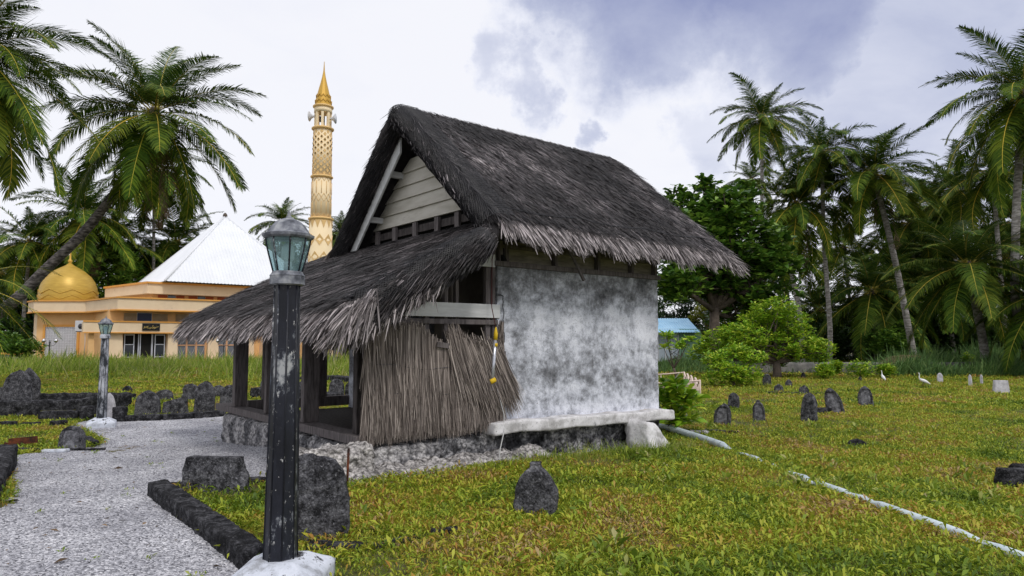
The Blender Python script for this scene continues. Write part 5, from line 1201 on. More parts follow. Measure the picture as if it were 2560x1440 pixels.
for u, v, rx, rz, lab in ((2150, 932, 34, 24, 'green bush by the boundary wall, the broadest one left of the fallen frond'), (2060, 935, 22, 18, 'small bush by the boundary wall behind the tiny gravestones'), (2216, 932, 22, 14, 'low bush beside the fallen frond at the wall'),
                          (2420, 915, 14, 26, 'upright weed plant at the edge of the tall grass'), (2090, 925, 14, 16, 'thin sapling by the boundary wall near the shrub tree')):
    B = G(u, v + 14); B[2] = 0
    tree('wall_bush', B, [blob(B, u, v - 6, B[1], rx, rz)], 110, 7, .2, .3, 'leaf_frangi', lab, 'bush', rng, trunk=(.2, .03), limb=2, fill=.2, group='bushes along the boundary wall')
# dark undergrowth filling the grove
k_ = 0
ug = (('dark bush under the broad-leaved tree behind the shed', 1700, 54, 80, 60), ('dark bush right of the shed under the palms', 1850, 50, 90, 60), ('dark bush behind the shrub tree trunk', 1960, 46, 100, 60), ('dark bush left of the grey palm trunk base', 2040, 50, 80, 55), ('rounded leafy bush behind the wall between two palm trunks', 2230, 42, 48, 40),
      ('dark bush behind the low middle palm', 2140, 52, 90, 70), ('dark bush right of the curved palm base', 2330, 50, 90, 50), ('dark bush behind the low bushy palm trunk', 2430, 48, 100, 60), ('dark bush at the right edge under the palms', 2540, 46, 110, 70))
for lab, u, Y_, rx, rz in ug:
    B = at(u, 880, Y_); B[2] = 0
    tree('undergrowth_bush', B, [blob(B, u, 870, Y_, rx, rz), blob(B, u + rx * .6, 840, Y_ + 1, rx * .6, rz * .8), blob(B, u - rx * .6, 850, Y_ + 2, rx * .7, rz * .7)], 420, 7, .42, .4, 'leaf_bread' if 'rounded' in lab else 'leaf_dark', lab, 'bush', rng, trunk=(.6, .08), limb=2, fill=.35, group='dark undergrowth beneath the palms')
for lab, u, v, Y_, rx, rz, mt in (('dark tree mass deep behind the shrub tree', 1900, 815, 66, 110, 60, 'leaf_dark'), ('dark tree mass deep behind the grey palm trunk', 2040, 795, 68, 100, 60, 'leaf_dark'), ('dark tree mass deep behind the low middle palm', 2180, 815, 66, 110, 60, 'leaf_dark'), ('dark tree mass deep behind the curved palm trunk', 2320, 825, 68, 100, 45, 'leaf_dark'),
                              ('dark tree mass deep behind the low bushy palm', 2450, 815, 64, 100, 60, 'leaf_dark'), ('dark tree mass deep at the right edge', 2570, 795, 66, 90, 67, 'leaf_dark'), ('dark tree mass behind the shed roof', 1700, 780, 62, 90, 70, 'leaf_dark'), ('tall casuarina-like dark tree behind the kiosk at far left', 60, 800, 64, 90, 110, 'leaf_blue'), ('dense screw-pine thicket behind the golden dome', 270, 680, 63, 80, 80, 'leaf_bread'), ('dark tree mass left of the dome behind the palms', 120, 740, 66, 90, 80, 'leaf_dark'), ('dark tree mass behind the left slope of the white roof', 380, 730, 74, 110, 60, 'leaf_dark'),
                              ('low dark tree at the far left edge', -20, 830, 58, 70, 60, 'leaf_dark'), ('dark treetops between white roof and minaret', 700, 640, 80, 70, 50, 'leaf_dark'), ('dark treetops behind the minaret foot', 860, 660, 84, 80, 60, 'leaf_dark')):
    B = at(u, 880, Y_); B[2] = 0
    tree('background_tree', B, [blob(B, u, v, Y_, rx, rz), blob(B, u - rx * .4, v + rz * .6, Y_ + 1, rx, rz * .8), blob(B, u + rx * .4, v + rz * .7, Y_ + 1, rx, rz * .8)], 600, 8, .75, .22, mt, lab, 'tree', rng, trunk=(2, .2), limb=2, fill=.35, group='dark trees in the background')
B = at(70, 900, 46); B[2] = 0
tree('garden_shrub', B, [blob(B, 60, 872, 46, 45, 26), blob(B, 25, 850, 46.5, 25, 20)], 190, 8, .36, .4, 'leaf_bread', 'broad-leaved garden shrub left of the mosque kiosk', 'bush', rng, trunk=(.4, .05), limb=2, fill=.3)
B = at(862, 905, 46); B[2] = 0
tree('garden_shrub', B, [blob(B, 866, 880, 46, 16, 14)], 40, 9, .42, .25, 'leaf_yellow', 'yellow-green spiky garden plant seen through the veranda', 'plant', rng, trunk=(.4, .04), limb=2, fill=.3)
B = at(900, 880, 52); B[2] = 0
tree('garden_shrub', B, [blob(B, 900, 860, 52, 50, 40)], 160, 8, .42, .4, 'leaf_bread', 'dark green shrub behind the yellow plant seen through the veranda', 'bush', rng, trunk=(.4, .05), limb=2, fill=.3)

# ------------------------------------------------------------------ mosque
TH = math.radians(40); MO = Vector((-27.756, 48, 0))
mq = empty('mosque', MO, TH, 'cream and peach mosque with white pyramid roof and golden dome', 'mosque')
ma = np.array([math.cos(TH), math.sin(TH)]); mb = np.array([-ma[1], ma[0]])
def ML(x, y):
    d = np.array([x - MO.x, y - MO.y]); return (float(d @ ma), float(d @ mb))
def strip(m, pts, z0, z1, out, th=.12, mi=0):
    for (x0, y0), (x1, y1) in zip(pts[:-1], pts[1:]):
        d = np.array([x1 - x0, y1 - y0]); L_ = np.linalg.norm(d); d /= L_; nn = np.array([d[1], -d[0]])
        a = np.array([x0, y0]) + nn * out - d * out * .4; b = np.array([x1, y1]) + nn * out + d * out * .4; c = b - nn * (th + out); e_ = a - nn * (th + out)
        m.prism([tuple(a), tuple(b), tuple(c), tuple(e_)], z0, z1, mi)
# outlines in local coordinates (front edges listed left -> right)
K0 = ML(-38.3, 54.0); K1 = ML(-36.8, 52.5); K2 = ML(-32.8, 52.5); K3 = (0, 0); K4 = (14.5, 0)
back = [(14.5, 14), ML(-34, 66), ML(-40, 60), ]
midf = [K0, K1, K2, K3, K4]
sl_ = M().prism(midf + back, 3.78, 4.56); sl_.build('roof_slab', 'cream', mq)
m = M(); strip(m, midf, 4.56, 4.66, .10); strip(m, midf, 3.68, 3.78, .07); m.build('fascia_trim', 'orange', mq)
U0 = ML(-33.0, 55.2); U1 = (2.08, 1.0); U2 = (14.0, 1.0)
uf = [U0, U1, U2]
M().prism(uf + [(14, 13), (2, 14), ML(-33, 60)], 5.03, 5.76).build('upper_slab', 'cream', mq)
m = M(); strip(m, uf, 5.76, 5.90, .12); m.build('upper_trim', 'orange', mq)
M().prism([(U0[0] + .6, U0[1] + .9), (2.6, 2.0), (13.6, 2.0), (13.6, 12), (2.6, 12)], 4.56, 5.03).build('clerestory_wall', 'peach', mq)
for i in range(5):
    x0 = 3.0 + i * 2.15
    for a_, b_, mt in ((0, .62, 'red'), (.68, 1.22, 'glass_dark'), (1.28, 1.85, 'red')): M().box((x0 + a_, 1.94, 4.66), (x0 + b_, 1.99, 5.0)).build('clerestory_pane', mt, mq)
# white pyramid roof
N_ = np.array(ML(-25.5, 50.0)); S = 11.8; cx_, cy_ = N_[0] + S / 2, N_[1] + S / 2
ap = (cx_, cy_, 12.25); cn = [(N_[0], N_[1]), (N_[0] + S, N_[1]), (N_[0] + S, N_[1] + S), (N_[0], N_[1] + S)]
m = M()
for q in range(4):
    a = np.array([*cn[q], 5.92]); b = np.array([*cn[(q + 1) % 4], 5.92]); apx = np.array(ap); nrib = 46; vs = []; fs = []
    no = np.cross(b - a, apx - a); no /= np.linalg.norm(no)
    for i in range(nrib * 2 + 1):
        t_ = i / (nrib * 2); p0 = a + (b - a) * t_; hgt = 1 - abs(2 * t_ - 1); mid = (a + b) / 2
        p1 = p0 + (apx - mid) * hgt; off = no * (.05 if i % 2 else 0); vs += [p0 + off, p1 + off * (1 if 0 < hgt < 1 else 0)]
    for i in range(nrib * 2): fs.append((2 * i, 2 * i + 2, 2 * i + 3, 2 * i + 1))
    m.add(vs, fs)
rf = m.build('pyramid_roof', 'roof_white', mq)
m = M()
for q in range(4): m.tube([(*cn[q], 5.97), ap], .09, 6)
m.build('ridge_capping', 'roof_white', rf)
M().lathe([(.12, 0), (.20, .12), (.16, .28), (.05, .4)], n=12, c=(ap[0], ap[1], 12.15)).build('roof_finial', 'bark', rf)
# main wall
W0 = (-.3, 1.3)
M().prism([W0, (14.2, 1.3), (14.2, 13), (-.3, 13)], -.1, 3.78).build('wall', 'peach', mq)
lw = [ML(-32.4, 53.2), (-.3, 1.3)]
M().prism([lw[0], lw[1], (1.5, 3), (lw[0][0] + 1, lw[0][1] + 2)], -.1, 3.78).build('wall', 'peach', mq)
# sign band / door canopy
cb = [(-1.9, .75), (.2, .55), (5.6, .55)]
M().prism(cb + [(5.6, 1.3), (-1.9, 1.4)], 2.16, 2.86).build('door_canopy', 'cream', mq)
m = M(); strip(m, cb, 2.86, 2.96, .06); strip(m, cb, 2.08, 2.16, .05); m.build('canopy_trim', 'orange', mq)
M().prism([(5.6, .85), (14.2, .85), (14.2, 1.3), (5.6, 1.3)], 2.16, 2.86).build('window_canopy', 'cream', mq)
m = M(); strip(m, [(5.6, .85), (14.2, .85)], 2.86, 2.96, .06); strip(m, [(5.6, .85), (14.2, .85)], 2.08, 2.16, .05); m.build('canopy_trim', 'orange', mq)
# clerestory louvres between canopy and roof slab
for x0, x1, mt in ((.64, 1.45, 'louvre'), (1.52, 2.45, 'blue'), (2.55, 3.55, 'louvre'), (4.1, 5.0, 'louvre'), (5.08, 5.95, 'glass_dark'), (6.05, 6.9, 'louvre'), (7.4, 8.3, 'louvre'), (8.4, 9.2, 'glass_dark')):
    f_ = M().box((x0 - .04, 1.24, 2.96), (x1 + .04, 1.29, 3.60)).build('upper_window', 'alu' if mt != 'louvre' else 'peach', mq)
    if mt == 'louvre':
        q = M()
        for i in range(9): q.beam((x0, 1.21, 3.02 + i * .062), (x1, 1.21, 3.02 + i * .062), .05, .03)
        q.build('louvres', 'louvre', f_)
    else: M().box((x0, 1.20, 3.0), (x1, 1.235, 3.56)).build('pane', mt, f_)
# columns
for x0, x1, y0 in ((-.35, .55, .8), (3.55, 4.15, .7), (6.45, 7.15, .9), (9.25, 9.9, .9), (-1.5, -1.2, .9)):
    M().add([(x0 - .08, y0, -.1), (x1 + .08, y0, -.1), (x1 + .08, 1.3, -.1), (x0 - .08, 1.3, -.1), (x0, y0 + .1, 2.08), (x1, y0 + .1, 2.08), (x1, 1.3, 2.08), (x0, 1.3, 2.08)],
            [(0, 3, 2, 1), (4, 5, 6, 7), (0, 1, 5, 4), (1, 2, 6, 5), (2, 3, 7, 6), (3, 0, 4, 7)]).build('column', 'cream' if x0 > -1 else 'peach', mq)
M().add([(10.4, .2, -.1), (12.2, .2, -.1), (12.2, 1.3, -.1), (10.4, 1.3, -.1), (10.6, .4, 2.3), (12.0, .4, 2.3), (12.0, 1.3, 2.3), (10.6, 1.3, 2.3)],
        [(0, 3, 2, 1), (4, 5, 6, 7), (0, 1, 5, 4), (1, 2, 6, 5), (2, 3, 7, 6), (3, 0, 4, 7)]).build('column', 'cream', mq)
# entrance: dark opening, glass side lights, open door leaves
dr = M().box((.68, 1.24, -.05), (3.48, 1.285, 2.05)).build('entrance', 'black', mq)
for x0, x1, nm in ((.72, 1.38, 'side_light'), (2.72, 3.42, 'side_light'), (1.62, 1.80, 'door_leaf'), (2.50, 2.60, 'door_leaf')):
    f_ = M(); 
    f_.box((x0, 1.17, 0), (x0 + .06, 1.23, 2.03)); f_.box((x1 - .06, 1.17, 0), (x1, 1.23, 2.03))
    if x1 - x0 > .3:
        for z_ in (.36, 1.27, 1.97): f_.box((x0 + .06, 1.175, z_ - .03), (x1 - .06, 1.225, z_ + .03))
    o_ = f_.build(nm, 'alu', dr)
M().box((.80, 1.20, .42), (1.30, 1.21, 1.22)).build('pane', 'glass_dark', dr); M().box((2.80, 1.20, .42), (3.34, 1.21, 1.22)).build('pane', 'glass_dark', dr)
# arched window bays
for x0, n_ in ((4.26, 3), (7.2, 3)):
    wd = .68
    for i in range(n_):
        a_ = x0 + i * wd; f_ = M()
        for z_ in (.02, 1.16, 2.02): f_.box((a_, 1.19, z_), (a_ + wd, 1.29, z_ + .09))
        f_.box((a_, 1.185, .11), (a_ + .06, 1.29, 1.16)); f_.box((a_ + wd - .06, 1.185, .11), (a_ + wd, 1.29, 1.16)); f_.box((a_, 1.185, 1.25), (a_ + .06, 1.29, 2.02)); f_.box((a_ + wd - .06, 1.185, 1.25), (a_ + wd, 1.29, 2.02))
        fo = f_.build('window', 'pinkframe', mq)
        M().box((a_ + .06, 1.25, .11), (a_ + wd - .06, 1.27, 1.16)).build('pane', 'glass_grey', fo); M().box((a_ + .06, 1.25, 1.25), (a_ + wd - .06, 1.27, 2.02)).build('pane', 'glass_grey', fo)
        tr = M(); c0, c1 = a_ + .07, a_ + wd - .07
        tr.tube([(c0 + (c1 - c0) * t_, 1.235, 1.12 - .98 * (t_ ** .6)) for t_ in np.linspace(0, .95, 10)], .011, 4); tr.tube([(c1 - (c1 - c0) * t_, 1.235, 1.12 - .98 * (t_ ** .6)) for t_ in np.linspace(0, .95, 10)], .011, 4)
        tr.tube([((c0 + c1) / 2 + (c1 - c0) / 2 * math.cos(t_), 1.235, 1.27 + .72 * math.sin(t_)) for t_ in np.linspace(0, math.pi, 12)], .011, 4)
        tr.build('tracery', 'tracery', fo)
# sign
sg = M().box((1.72, .47, 2.28), (2.88, .545, 2.80)).build('name_sign', 'sign', mq)
q = M(); Z0 = 2.50
def st(pts, r=.016): q.tube([(1.72 + a_ * 1.16, .462, 2.28 + b_ * .52) for a_, b_ in pts], r, 4)
st([(.92, .58), (.86, .52), (.80, .50), (.75, .48), (.70, .42), (.62, .40), (.58, .44)]); st([(.78, .38), (.72, .36), (.68, .28), (.64, .22)])
st([(.66, .58), (.64, .42), (.60, .34), (.55, .30), (.52, .36)]); st([(.60, .76), (.58, .60), (.56, .46)]); st([(.55, .40), (.48, .42), (.43, .36), (.38, .38), (.36, .30), (.30, .36), (.26, .36)])
st([(.46, .34), (.44, .26), (.40, .22)]); st([(.31, .62), (.31, .38)]); st([(.26, .64), (.25, .38), (.20, .38)]); st([(.20, .60), (.19, .36), (.15, .36), (.14, .48), (.17, .48)]); st([(.11, .60), (.10, .34), (.07, .26)])
for a_, b_ in ((.44, .56), (.36, .78), (.80, .74), (.53, .60), (.30, .22)): q.lathe([(.005, -.008), (.014, 0), (.005, .008)], n=6, c=(1.72 + a_ * 1.16, .462, 2.28 + b_ * .52))
q.build('lettering', 'sign_gold', sg)
# base plinth
M().prism([ML(-38, 52.9), ML(-32.2, 52.5), (-.6, .3), (14.2, .3), (14.2, 1.3), (-.3, 1.3), ML(-32.4, 53.6), ML(-38, 53.6)], -.2, .03).build('plinth', 'peach', mq)
# kiosk with dome
kx = empty('kiosk', (0, 0, 0)); 
def MP(x, y): a, b = ML(x, y); return (a, b)
COL.objects.unlink(kx); bpy.data.objects.remove(kx)
kk = M().prism([MP(-37.04, 53.3), MP(-32.6, 53.3), MP(-32.2, 58), MP(-37.6, 58)], -.1, 3.78).build('kiosk_wall', 'peach', mq)
q = M().prism([MP(-36.33, 53.27), MP(-33.85, 53.27), MP(-33.85, 53.35), MP(-36.33, 53.35)], .0, 2.62); q.build('screen_back', 'lattice_back', mq)
def wv(x, y, z): a, b = ML(x, y); return (a, b, z)
q = M(); x0, x1, z0_, z1_ = -36.30, -33.88, .05, 2.60; cell = .2015; nxc = 12; nzc = 13
for i in range(nxc):
    for j in range(nzc):
        cx0 = x0 + (i + .5) * (x1 - x0) / nxc; cz0 = z0_ + (j + .5) * (z1_ - z0_) / nzc; r = .098
        ring = [wv(cx0 + r * math.cos(a_), 53.245, cz0 + r * math.sin(a_)) for a_ in np.linspace(0, 2 * math.pi, 9)]; q.tube(ring, .028, 4, cap=False)
for i in range(-nzc, nxc + 1):
    for sgn in (1, -1):
        pts = []
        for j in range(nzc + 1):
            xx = x0 + (i + j if sgn > 0 else i + nzc - j) * (x1 - x0) / nxc
            if x0 - 1e-6 <= xx <= x1 + 1e-6: pts.append(wv(xx, 53.25, z0_ + j * (z1_ - z0_) / nzc))
        if len(pts) > 1: q.tube([pts[0], pts[-1]], .022, 4)
q.build('lattice_screen', 'lattice', mq)
q = M()
for a_, b_, c_, d_ in ((-36.5, -36.33, 0, 2.8), (-33.85, -33.68, 0, 2.8), (-36.33, -33.85, 2.62, 2.8)): q.prism([MP(a_, 53.2), MP(b_, 53.2), MP(b_, 53.3), MP(a_, 53.3)], c_, d_)
q.build('screen_surround', 'orange', mq)
q = M(); q.prism([MP(-37.5, 53.6), MP(-37.05, 53.3), MP(-37.05, 53.5), MP(-37.5, 54.2)], -.1, 3.78); q.build('corner_pier', 'cream', mq)
dc = ML(-36.0, 55.3); Rb = 2.06
prof = [(1.0, 0), (1.01, .45), (1.0, .9), (.965, 1.35), (.89, 1.8), (.75, 2.25), (.54, 2.65), (.32, 2.95), (.14, 3.16), (.05, 3.34)]
dm = M().lathe([(r * Rb, z) for r, z in prof], n=32, c=(dc[0], dc[1], 4.5), smooth=True).build('dome', 'gold', mq)
q = M()
for z0_, am in ((4.98, .17), (5.42, .17)):
    pts = []
    for j in range(33):
        a_ = 2 * math.pi * j / 32; zz = z0_ + (am if (j // 2) % 2 == 0 else -am) * (1 if j % 2 == 0 else 0); rr_ = np.interp(zz - 4.5, [a[1] for a in prof], [a[0] for a in prof]) * Rb + .02
        pts.append((dc[0] + rr_ * math.cos(a_), dc[1] + rr_ * math.sin(a_), zz))
    q.tube(pts, .035, 5, cap=False)
q.build('zigzag_band', 'gold', dm)
M().lathe([(.10, 0), (.06, .12), (.17, .25), (.15, .35), (.07, .45), (.06, .9), (.04, 1.1), (.01, 1.45)], n=12, c=(dc[0], dc[1], 7.72)).build('finial', 'gold_min', dm)
# air conditioner
ac = empty('air_conditioner', D(203, 815, 51.5), 0, 'white air conditioner unit bracketed on the mosque wall beside the lattice screen', 'air conditioner')
M().box((-.38, -.15, -.40), (.38, .15, .40)).build('casing', 'acwhite', ac, .02)
M().tube([(.08, -.16, -.02), (.08, -.19, -.02)], .2, 16).build('fan_guard', 'steel', ac)
q = M().box((-.3, -.14, -.45), (.36, -.08, -.34)).box((.30, -.14, -.34), (.36, .5, .2)); q.build('bracket', 'steel', ac)
q = M().tube([(.25, .1, -.4), (.22, .2, -1.2), (.2, .2, -2.3)], .025, 5); q.build('drain_pipe', 'acwhite', ac)
# garden lamps
gl_ = empty('garden_lamp', D(96 + 26, 905, 45.5), 0, 'twin-globe garden lamp before the kiosk pier', 'garden lamp', 'twin-globe garden lamps')
gl_.location[2] = 0
M().lathe([(.07, 0), (.05, .1), (.035, .2), (.03, 1.35), (.07, 1.42), (.03, 1.5), (.02, 1.6)], n=8).build('pole', 'steel', gl_)
for sx in (-1, 1):
    a_ = M().tube([(0, 0, 1.3), (sx * .2, 0, 1.22), (sx * .36, 0, 1.3), (sx * .40, 0, 1.42)], .015, 5).build('arm', 'steel', gl_)
    M().lathe([(.02, -.12), (.10, -.07), (.125, 0), (.10, .08), (.04, .13), (.015, .18)], n=12, c=(sx * .40, 0, 1.54)).build('globe', 'chrome', a_)
pq = D(558, 905, 45.5); dup(gl_, loc=(pq[0], pq[1], 0), label='twin-globe garden lamp in front of the arched mosque windows')
# low planter walls
q = D(-60, 905, 50); pl_ = empty('planter_wall', (q[0], q[1], 0), 0, 'low peach planter wall with perforated blocks at the left edge', 'low wall')
M().box((0, 0, -.1), (3.9, .3, .10)).box((0, 0, .10), (.12, .3, .55)).build('base', 'peach', pl_); M().box((-.1, -.05, .55), (3.9, .35, .68)).build('coping', 'orange', pl_)
M().box((.12, .06, .10), (3.9, .2, .55)).build('block_panel', 'lattice_back', pl_)
q = D(828, 905, 50); pl_ = empty('garden_planter', (q[0] - .4, q[1], 0), .2, 'peach stepped planter block with terracotta rim seen through the veranda', 'planter')
M().box((-.6, 0, -.1), (.5, .6, 1.5)).build('block', 'cream', pl_); M().box((.5, .0, .2), (1.1, .5, .5)).build('step', 'peach', pl_); M().box((.75, .05, .5), (1.5, .45, .72)).build('rim', 'terracotta', pl_)
q = D(838, 912, 46); tag(M().lathe([(.12, 0), (.15, .1), (.22, .42), (.25, .45)], n=12).build('waste_bin', 'steel', loc=(q[0], q[1], .05)), 'small black bin on the grass seen through the veranda', 'bin')
q = D(850, 905, 49); tag(M().box((-1.5, 0, -.1), (3.5, .25, .22)).build('garden_kerb', 'cream', loc=(q[0], q[1], 0)), 'low cream garden kerb seen through the veranda', 'kerb')

# ------------------------------------------------------------------ minaret
MC = D(799, 700, 50); mn = empty('minaret', (MC[0], 50, 0), 0, 'slender cream and gold minaret with pointed spire and loudspeakers', 'minaret')
zv = lambda v: float(D(800, v, 50)[2])
s_ = 50 / F
def pxr(p): return p * s_
def cyl(name, v0, v1, r0, r1, mt): return M().lathe([(pxr(r0), zv(v0)), (pxr(r1), zv(v1))], n=28).build(name, mt, mn)
cyl('middle_shaft', 549, 444, 25, 23.5, 'min_wall'); cyl('upper_shaft', 444, 324, 23.5, 22.5, 'min_wall')
for v, r in ((549, 28), (444, 24.5), (324, 24.5), (269, 22.5)):
    M().lathe([(pxr(r), zv(v) - .10), (pxr(r) + .10, zv(v) - .02), (pxr(r) + .10, zv(v) + .06), (pxr(r) - .02, zv(v) + .12)], n=28).build('ring_moulding', 'min_trim', mn)
zb0, zb1 = zv(321), zv(272); rb = pxr(19)
q = M()
for j in range(8):
    a_ = 2 * math.pi * j / 8 + .2; q.box((-.09, -.07, zb0), (.09, .07, zb1)); 
    k8 = 8; vs8 = q.v[-8:]; q.v[-8:] = [(rb * math.cos(a_) + x * -math.sin(a_) - y * -math.cos(a_), rb * math.sin(a_) + x * math.cos(a_) + y * math.sin(a_), z) for x, y, z in vs8]
q.lathe([(rb - .1, zb1 - .35), (rb + .10, zb1 - .35), (rb + .1, zb1), (rb - .1, zb1)], n=24)
q.build('belfry_columns', 'min_wall', mn)
M().lathe([(.06, zb0), (.06, zb1)], n=8).build('mast', 'steel', mn); M().box((-.25, -.1, zb0 + .5), (.1, .1, zb0 + .9)).build('speaker_driver', 'steel', mn)
sp = M().lathe([(pxr(21), zv(268)), (pxr(19.5), zv(255)), (pxr(16.5), zv(240)), (pxr(12), zv(222)), (pxr(8), zv(207)), (pxr(4.5), zv(192)), (pxr(2), zv(178)), (pxr(.6), zv(154))], n=12, smooth=False).build('spire', 'gold_min', mn)
q = M()
for v0 in (256, 243):
    pts = []
    for j in range(25):
        a_ = 2 * math.pi * j / 24; zz = zv(v0) + (.12 if j % 2 else -.12); vv = v0; r_ = pxr(np.interp(vv, [207, 222, 240, 255, 268], [8, 12, 16.5, 19.5, 21])) + .03; pts.append((r_ * math.cos(a_), r_ * math.sin(a_), zz))
    q.tube(pts, .028, 4, cap=False)
q.build('spire_zigzag', 'gold_min', sp)
def ondia(q, a_, z, R, w_, h_, th=.03):
    c = np.array([R * math.cos(a_), R * math.sin(a_), z]); t_ = np.array([-math.sin(a_), math.cos(a_), 0]); n_ = np.array([math.cos(a_), math.sin(a_), 0]); u_ = np.array([0, 0, 1.])
    o_ = [c + t_ * w_ - n_ * w_ * w_ / (2 * R), c + u_ * h_, c - t_ * w_ - n_ * w_ * w_ / (2 * R), c - u_ * h_]
    q.add([p + n_ * th for p in o_] + [p - n_ * .05 for p in o_], [(0, 1, 2, 3), (0, 4, 5, 1), (1, 5, 6, 2), (2, 6, 7, 3), (3, 7, 4, 0)])
q = M(); qd = M(); rows_ = 16
for i in range(rows_):
    z = zv(333 + i * 6.9); R = pxr(np.interp(333 + i * 6.9, [324, 444], [22.5, 23.5]))
    for j in range(9):
        a_ = 2 * math.pi * (j + .5 * (i % 2)) / 9; ondia(q, a_, z, R, .11, .15, .03)
        if i in (2, 3, 4, 5, 6, 8): ondia(qd, a_, z, R + .02, .055, .075, .03)
q.build('diamond_relief', 'min_trim', mn); qd.build('diamond_opening', 'black', mn)
q = M()
for v0, v1 in ((446, 456), (497, 487), (497, 507), (547, 537)):
    pts = []
    for j in range(25):
        a_ = 2 * math.pi * j / 24; z = zv(v0 if j % 2 else v1); R = pxr(np.interp(z, [zv(549), zv(444)], [25, 23.5])) + .01; pts.append((R * math.cos(a_), R * math.sin(a_), z))
    q.tube(pts, .025, 4, cap=False)
for j in range(12):
    a_ = 2 * math.pi * (j * 2 + 1) / 24; R = pxr(24.5) + .01
    q.tube([(R * math.cos(a_), R * math.sin(a_), zv(487)), (R * math.cos(a_), R * math.sin(a_), zv(456))], .022, 4); q.tube([(R * math.cos(a_), R * math.sin(a_), zv(537)), (R * math.cos(a_), R * math.sin(a_), zv(507))], .022, 4)
q.build('panel_moulding', 'min_trim', mn)
q = M().lathe([(pxr(31), -.2), (pxr(29), zv(700)), (pxr(28), zv(549))], n=28, mi=1)
for j in range(12):
    a_ = 2 * math.pi * j / 12; R = pxr(28.2); t_ = np.array([-math.sin(a_), math.cos(a_), 0]); n_ = np.array([math.cos(a_), math.sin(a_), 0])
    c = n_ * R; wz = .21
    q.add([c + t_ * wz + np.array([0, 0, zv(552)]), c - t_ * wz + np.array([0, 0, zv(552)]), c + n_ * .02 + np.array([0, 0, zv(573)])] + [n_ * (R - .1) + np.array([0, 0, zv(552)])], [(0, 1, 2), (0, 2, 3), (1, 3, 2), (0, 3, 1)])
for row, v in enumerate((602, 645, 690)):
    for j in range(8): ondia(q, 2 * math.pi * (j + .5 * (row % 2) + .25) / 8, zv(v), pxr(28.6), .30, .42, .03)
q.build('lower_shaft', ['min_trim', 'min_wall'], mn)
for sx, v in ((-1, 293), (1, 299)):
    z = zv(v); x0 = sx * pxr(18); q = M(); pts = [(x0, -.2, z), (x0 + sx * .15, -.2, z), (x0 + sx * .32, -.2, z), (x0 + sx * .42, -.2, z), (x0 + sx * .46, -.2, z)]
    q.tube(pts, [.07, .09, .20, .36, .38], 16); q.build('loudspeaker', 'acwhite', mn)

# ------------------------------------------------------------------ right background: shed, wall, railing, egrets
q = at(1755, 905, 46); sh = empty('shed', (q[0], 46, 0), 0, 'small green and grey shed with light blue sheet roof behind the hut corner', 'shed')
M().box((-1.5, 0, -.1), (0, 3, 2.35)).build('wall', 'shed_green', sh); M().box((-6, .1, -.1), (-1.5, 3, 2.35)).build('wall', 'shed_grey', sh)
q = M()
for i in range(4): q.box((-2.9 + i * .45, .04, .0), (-2.86 + i * .45, .097, 2.0))
q.build('door_frame', 'acwhite', sh)
vs = []; fs = []; nn = 70
for i in range(nn + 1):
    x = -6.2 + 6.0 * i / nn; o_ = .035 if i % 2 else 0; vs += [(x, -.5, 2.12 + o_), (x, 2.6, 3.12 + o_), (x, -.5, 2.08 + o_), (x, 2.6, 3.08 + o_)]
for i in range(nn): a_, b_ = i * 4, i * 4 + 4; fs += [(a_, b_, b_ + 1, a_ + 1), (a_ + 2, a_ + 3, b_ + 3, b_ + 2), (a_, a_ + 2, b_ + 2, b_)]
M().add(vs, fs).build('roof', 'roof_blue', sh)
q = G(1862, 934); 
bw = roughbox('boundary_wall', (0, 0, -.1), (17, .18, .56), .14, .02, 'conc', None, 5, rnd=.1, loc=(q[0], 32.2, 0)); tag(bw, 'low weathered concrete boundary wall behind the right lawn', 'wall')
P, Q = G(1751, 1008), G(1711, 976); Rr = G(1640, 966)
rl = empty('grave_railing', (P[0], P[1], 0), 0, 'pinkish cream metal railing with wavy top around a grave', 'railing')
d_ = Q - P; L_ = np.linalg.norm(d_[:2])
def rpnt(t_, z): return (d_[0] * t_, d_[1] * t_, z)
n_ = 15
for i in range(n_ + 1):
    t_ = i / n_; z = .50 + .075 * math.cos(t_ * 2 * math.pi * 4)
    M().tube([rpnt(t_, 0), rpnt(t_, z)], .016 if i not in (0, n_) else .024, 6).build('picket', 'rail', rl)
q = M().tube([rpnt(t_, .50 + .075 * math.cos(t_ * 2 * math.pi * 4)) for t_ in np.linspace(0, 1, 49)], .026, 6); q.build('top_rail', 'rail', rl)
M().tube([rpnt(0, .08), rpnt(1, .08)], .016, 5).build('bottom_rail', 'rail', rl)
w_ = np.array([-2.2, 1.2, 0])
for base in (np.zeros(3), d_ * np.array([1, 1, 0])):
    q = M().tube([base + w_ * t_ + np.array([0, 0, .57 - .10 * math.sin(t_ * math.pi * 1.0) * 1.0]) for t_ in np.linspace(0, 1, 12)], .024, 6); q.build('top_rail', 'rail', rl)
    M().tube([base + np.array([0, 0, .08]), base + w_ + np.array([0, 0, .08])], .016, 5).build('bottom_rail', 'rail', rl)
    for t_ in (.3, .62, .95): M().tube([base + w_ * t_, base + w_ * t_ + np.array([0, 0, .5])], .014, 5).build('picket', 'rail', rl)
M().tube([np.array([0, 0, .10]) - d_ * 0, np.array([-.75, .4, .50])], .014, 5).build('brace', 'rail', rl)
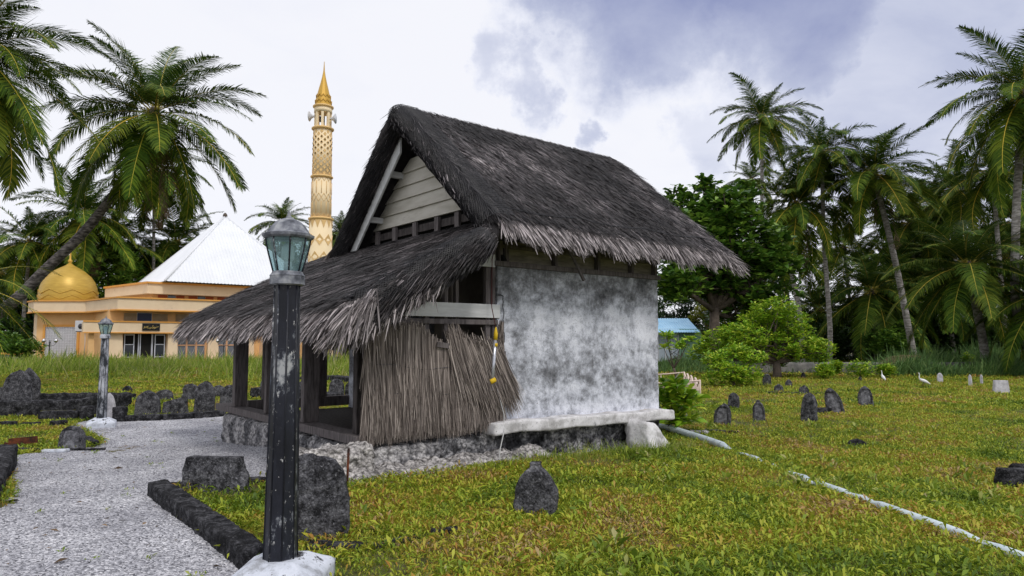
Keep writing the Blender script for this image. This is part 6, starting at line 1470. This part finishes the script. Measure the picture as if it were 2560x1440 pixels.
q = G(1700, 1000); tag(M().tube([(q[0], q[1], .0), (q[0], q[1], .30)], .05, 10).build('pipe_stub', 'pvc'), 'short upright white pipe stub in front of the railing', 'pipe')
def egret(u, v, h, face, label, front=False):
    P = G(u, v); o = empty('egret', (P[0], P[1], P[2]), face, label, 'bird', 'white egrets on the lawn'); s = h / .55
    if not front:
        path = [(-.30, .10), (-.24, .13), (-.14, .19), (-.03, .24), (.05, .27), (.095, .32), (.10, .38), (.085, .44), (.09, .49), (.11, .515), (.13, .515)]
        rad = [.008, .025, .055, .062, .045, .024, .017, .014, .014, .019, .010]
    else:
        path = [(-.14, .10), (-.10, .15), (-.03, .22), (.02, .28), (.05, .33), (.055, .39), (.05, .44), (.055, .49), (.07, .515), (.09, .515)]
        rad = [.008, .04, .066, .058, .034, .020, .015, .014, .019, .010]
    M().tube([(x * s, 0, z * s) for x, z in path], [r * s for r in rad], 10).build('body', 'feather', o)
    x, z = path[-1]; M().tube([(x * s, 0, z * s), ((x + .075) * s, 0, (z - .008) * s)], [.008 * s, .002 * s], 6).build('beak', 'beak', o)
    for sy in (-.02, .02): M().tube([((-.05 if not front else -.03) * s, sy * s, .2 * s), (-.02 * s, sy * s, .1 * s), (-.03 * s, sy * s, 0)], .006 * s, 5).build('leg', 'steel', o)
egret(2306, 967, .50, math.pi - .1, 'white egret with stretched neck standing side-on on the far lawn')
egret(2208, 956, .46, math.pi / 2 * 1.2, 'white egret seen end-on near the boundary wall bushes', front=True)
for u, v, lab in ((1921, 968, 'small yellow weed tuft at the foot of a grey gravestone'), (1893, 1148, 'orange dry weed tuft beside the pipe')):
    q = G(u, v); n = 60; r_ = np.random.default_rng(u); V, Fc = strands(np.tile([0, 0, 0.], (n, 1)) + r_.normal(0, .04, (n, 3)) * np.array([1, 1, 0]), np.stack([r_.normal(0, .5, n), r_.normal(0, .5, n), np.ones(n)], 1), r_.uniform(.08, .22, n), .008, r_)
    tag(npmesh('weed_tuft', V, Fc, ['leaf_yellow'], loc=tuple(q)), lab, 'weed')
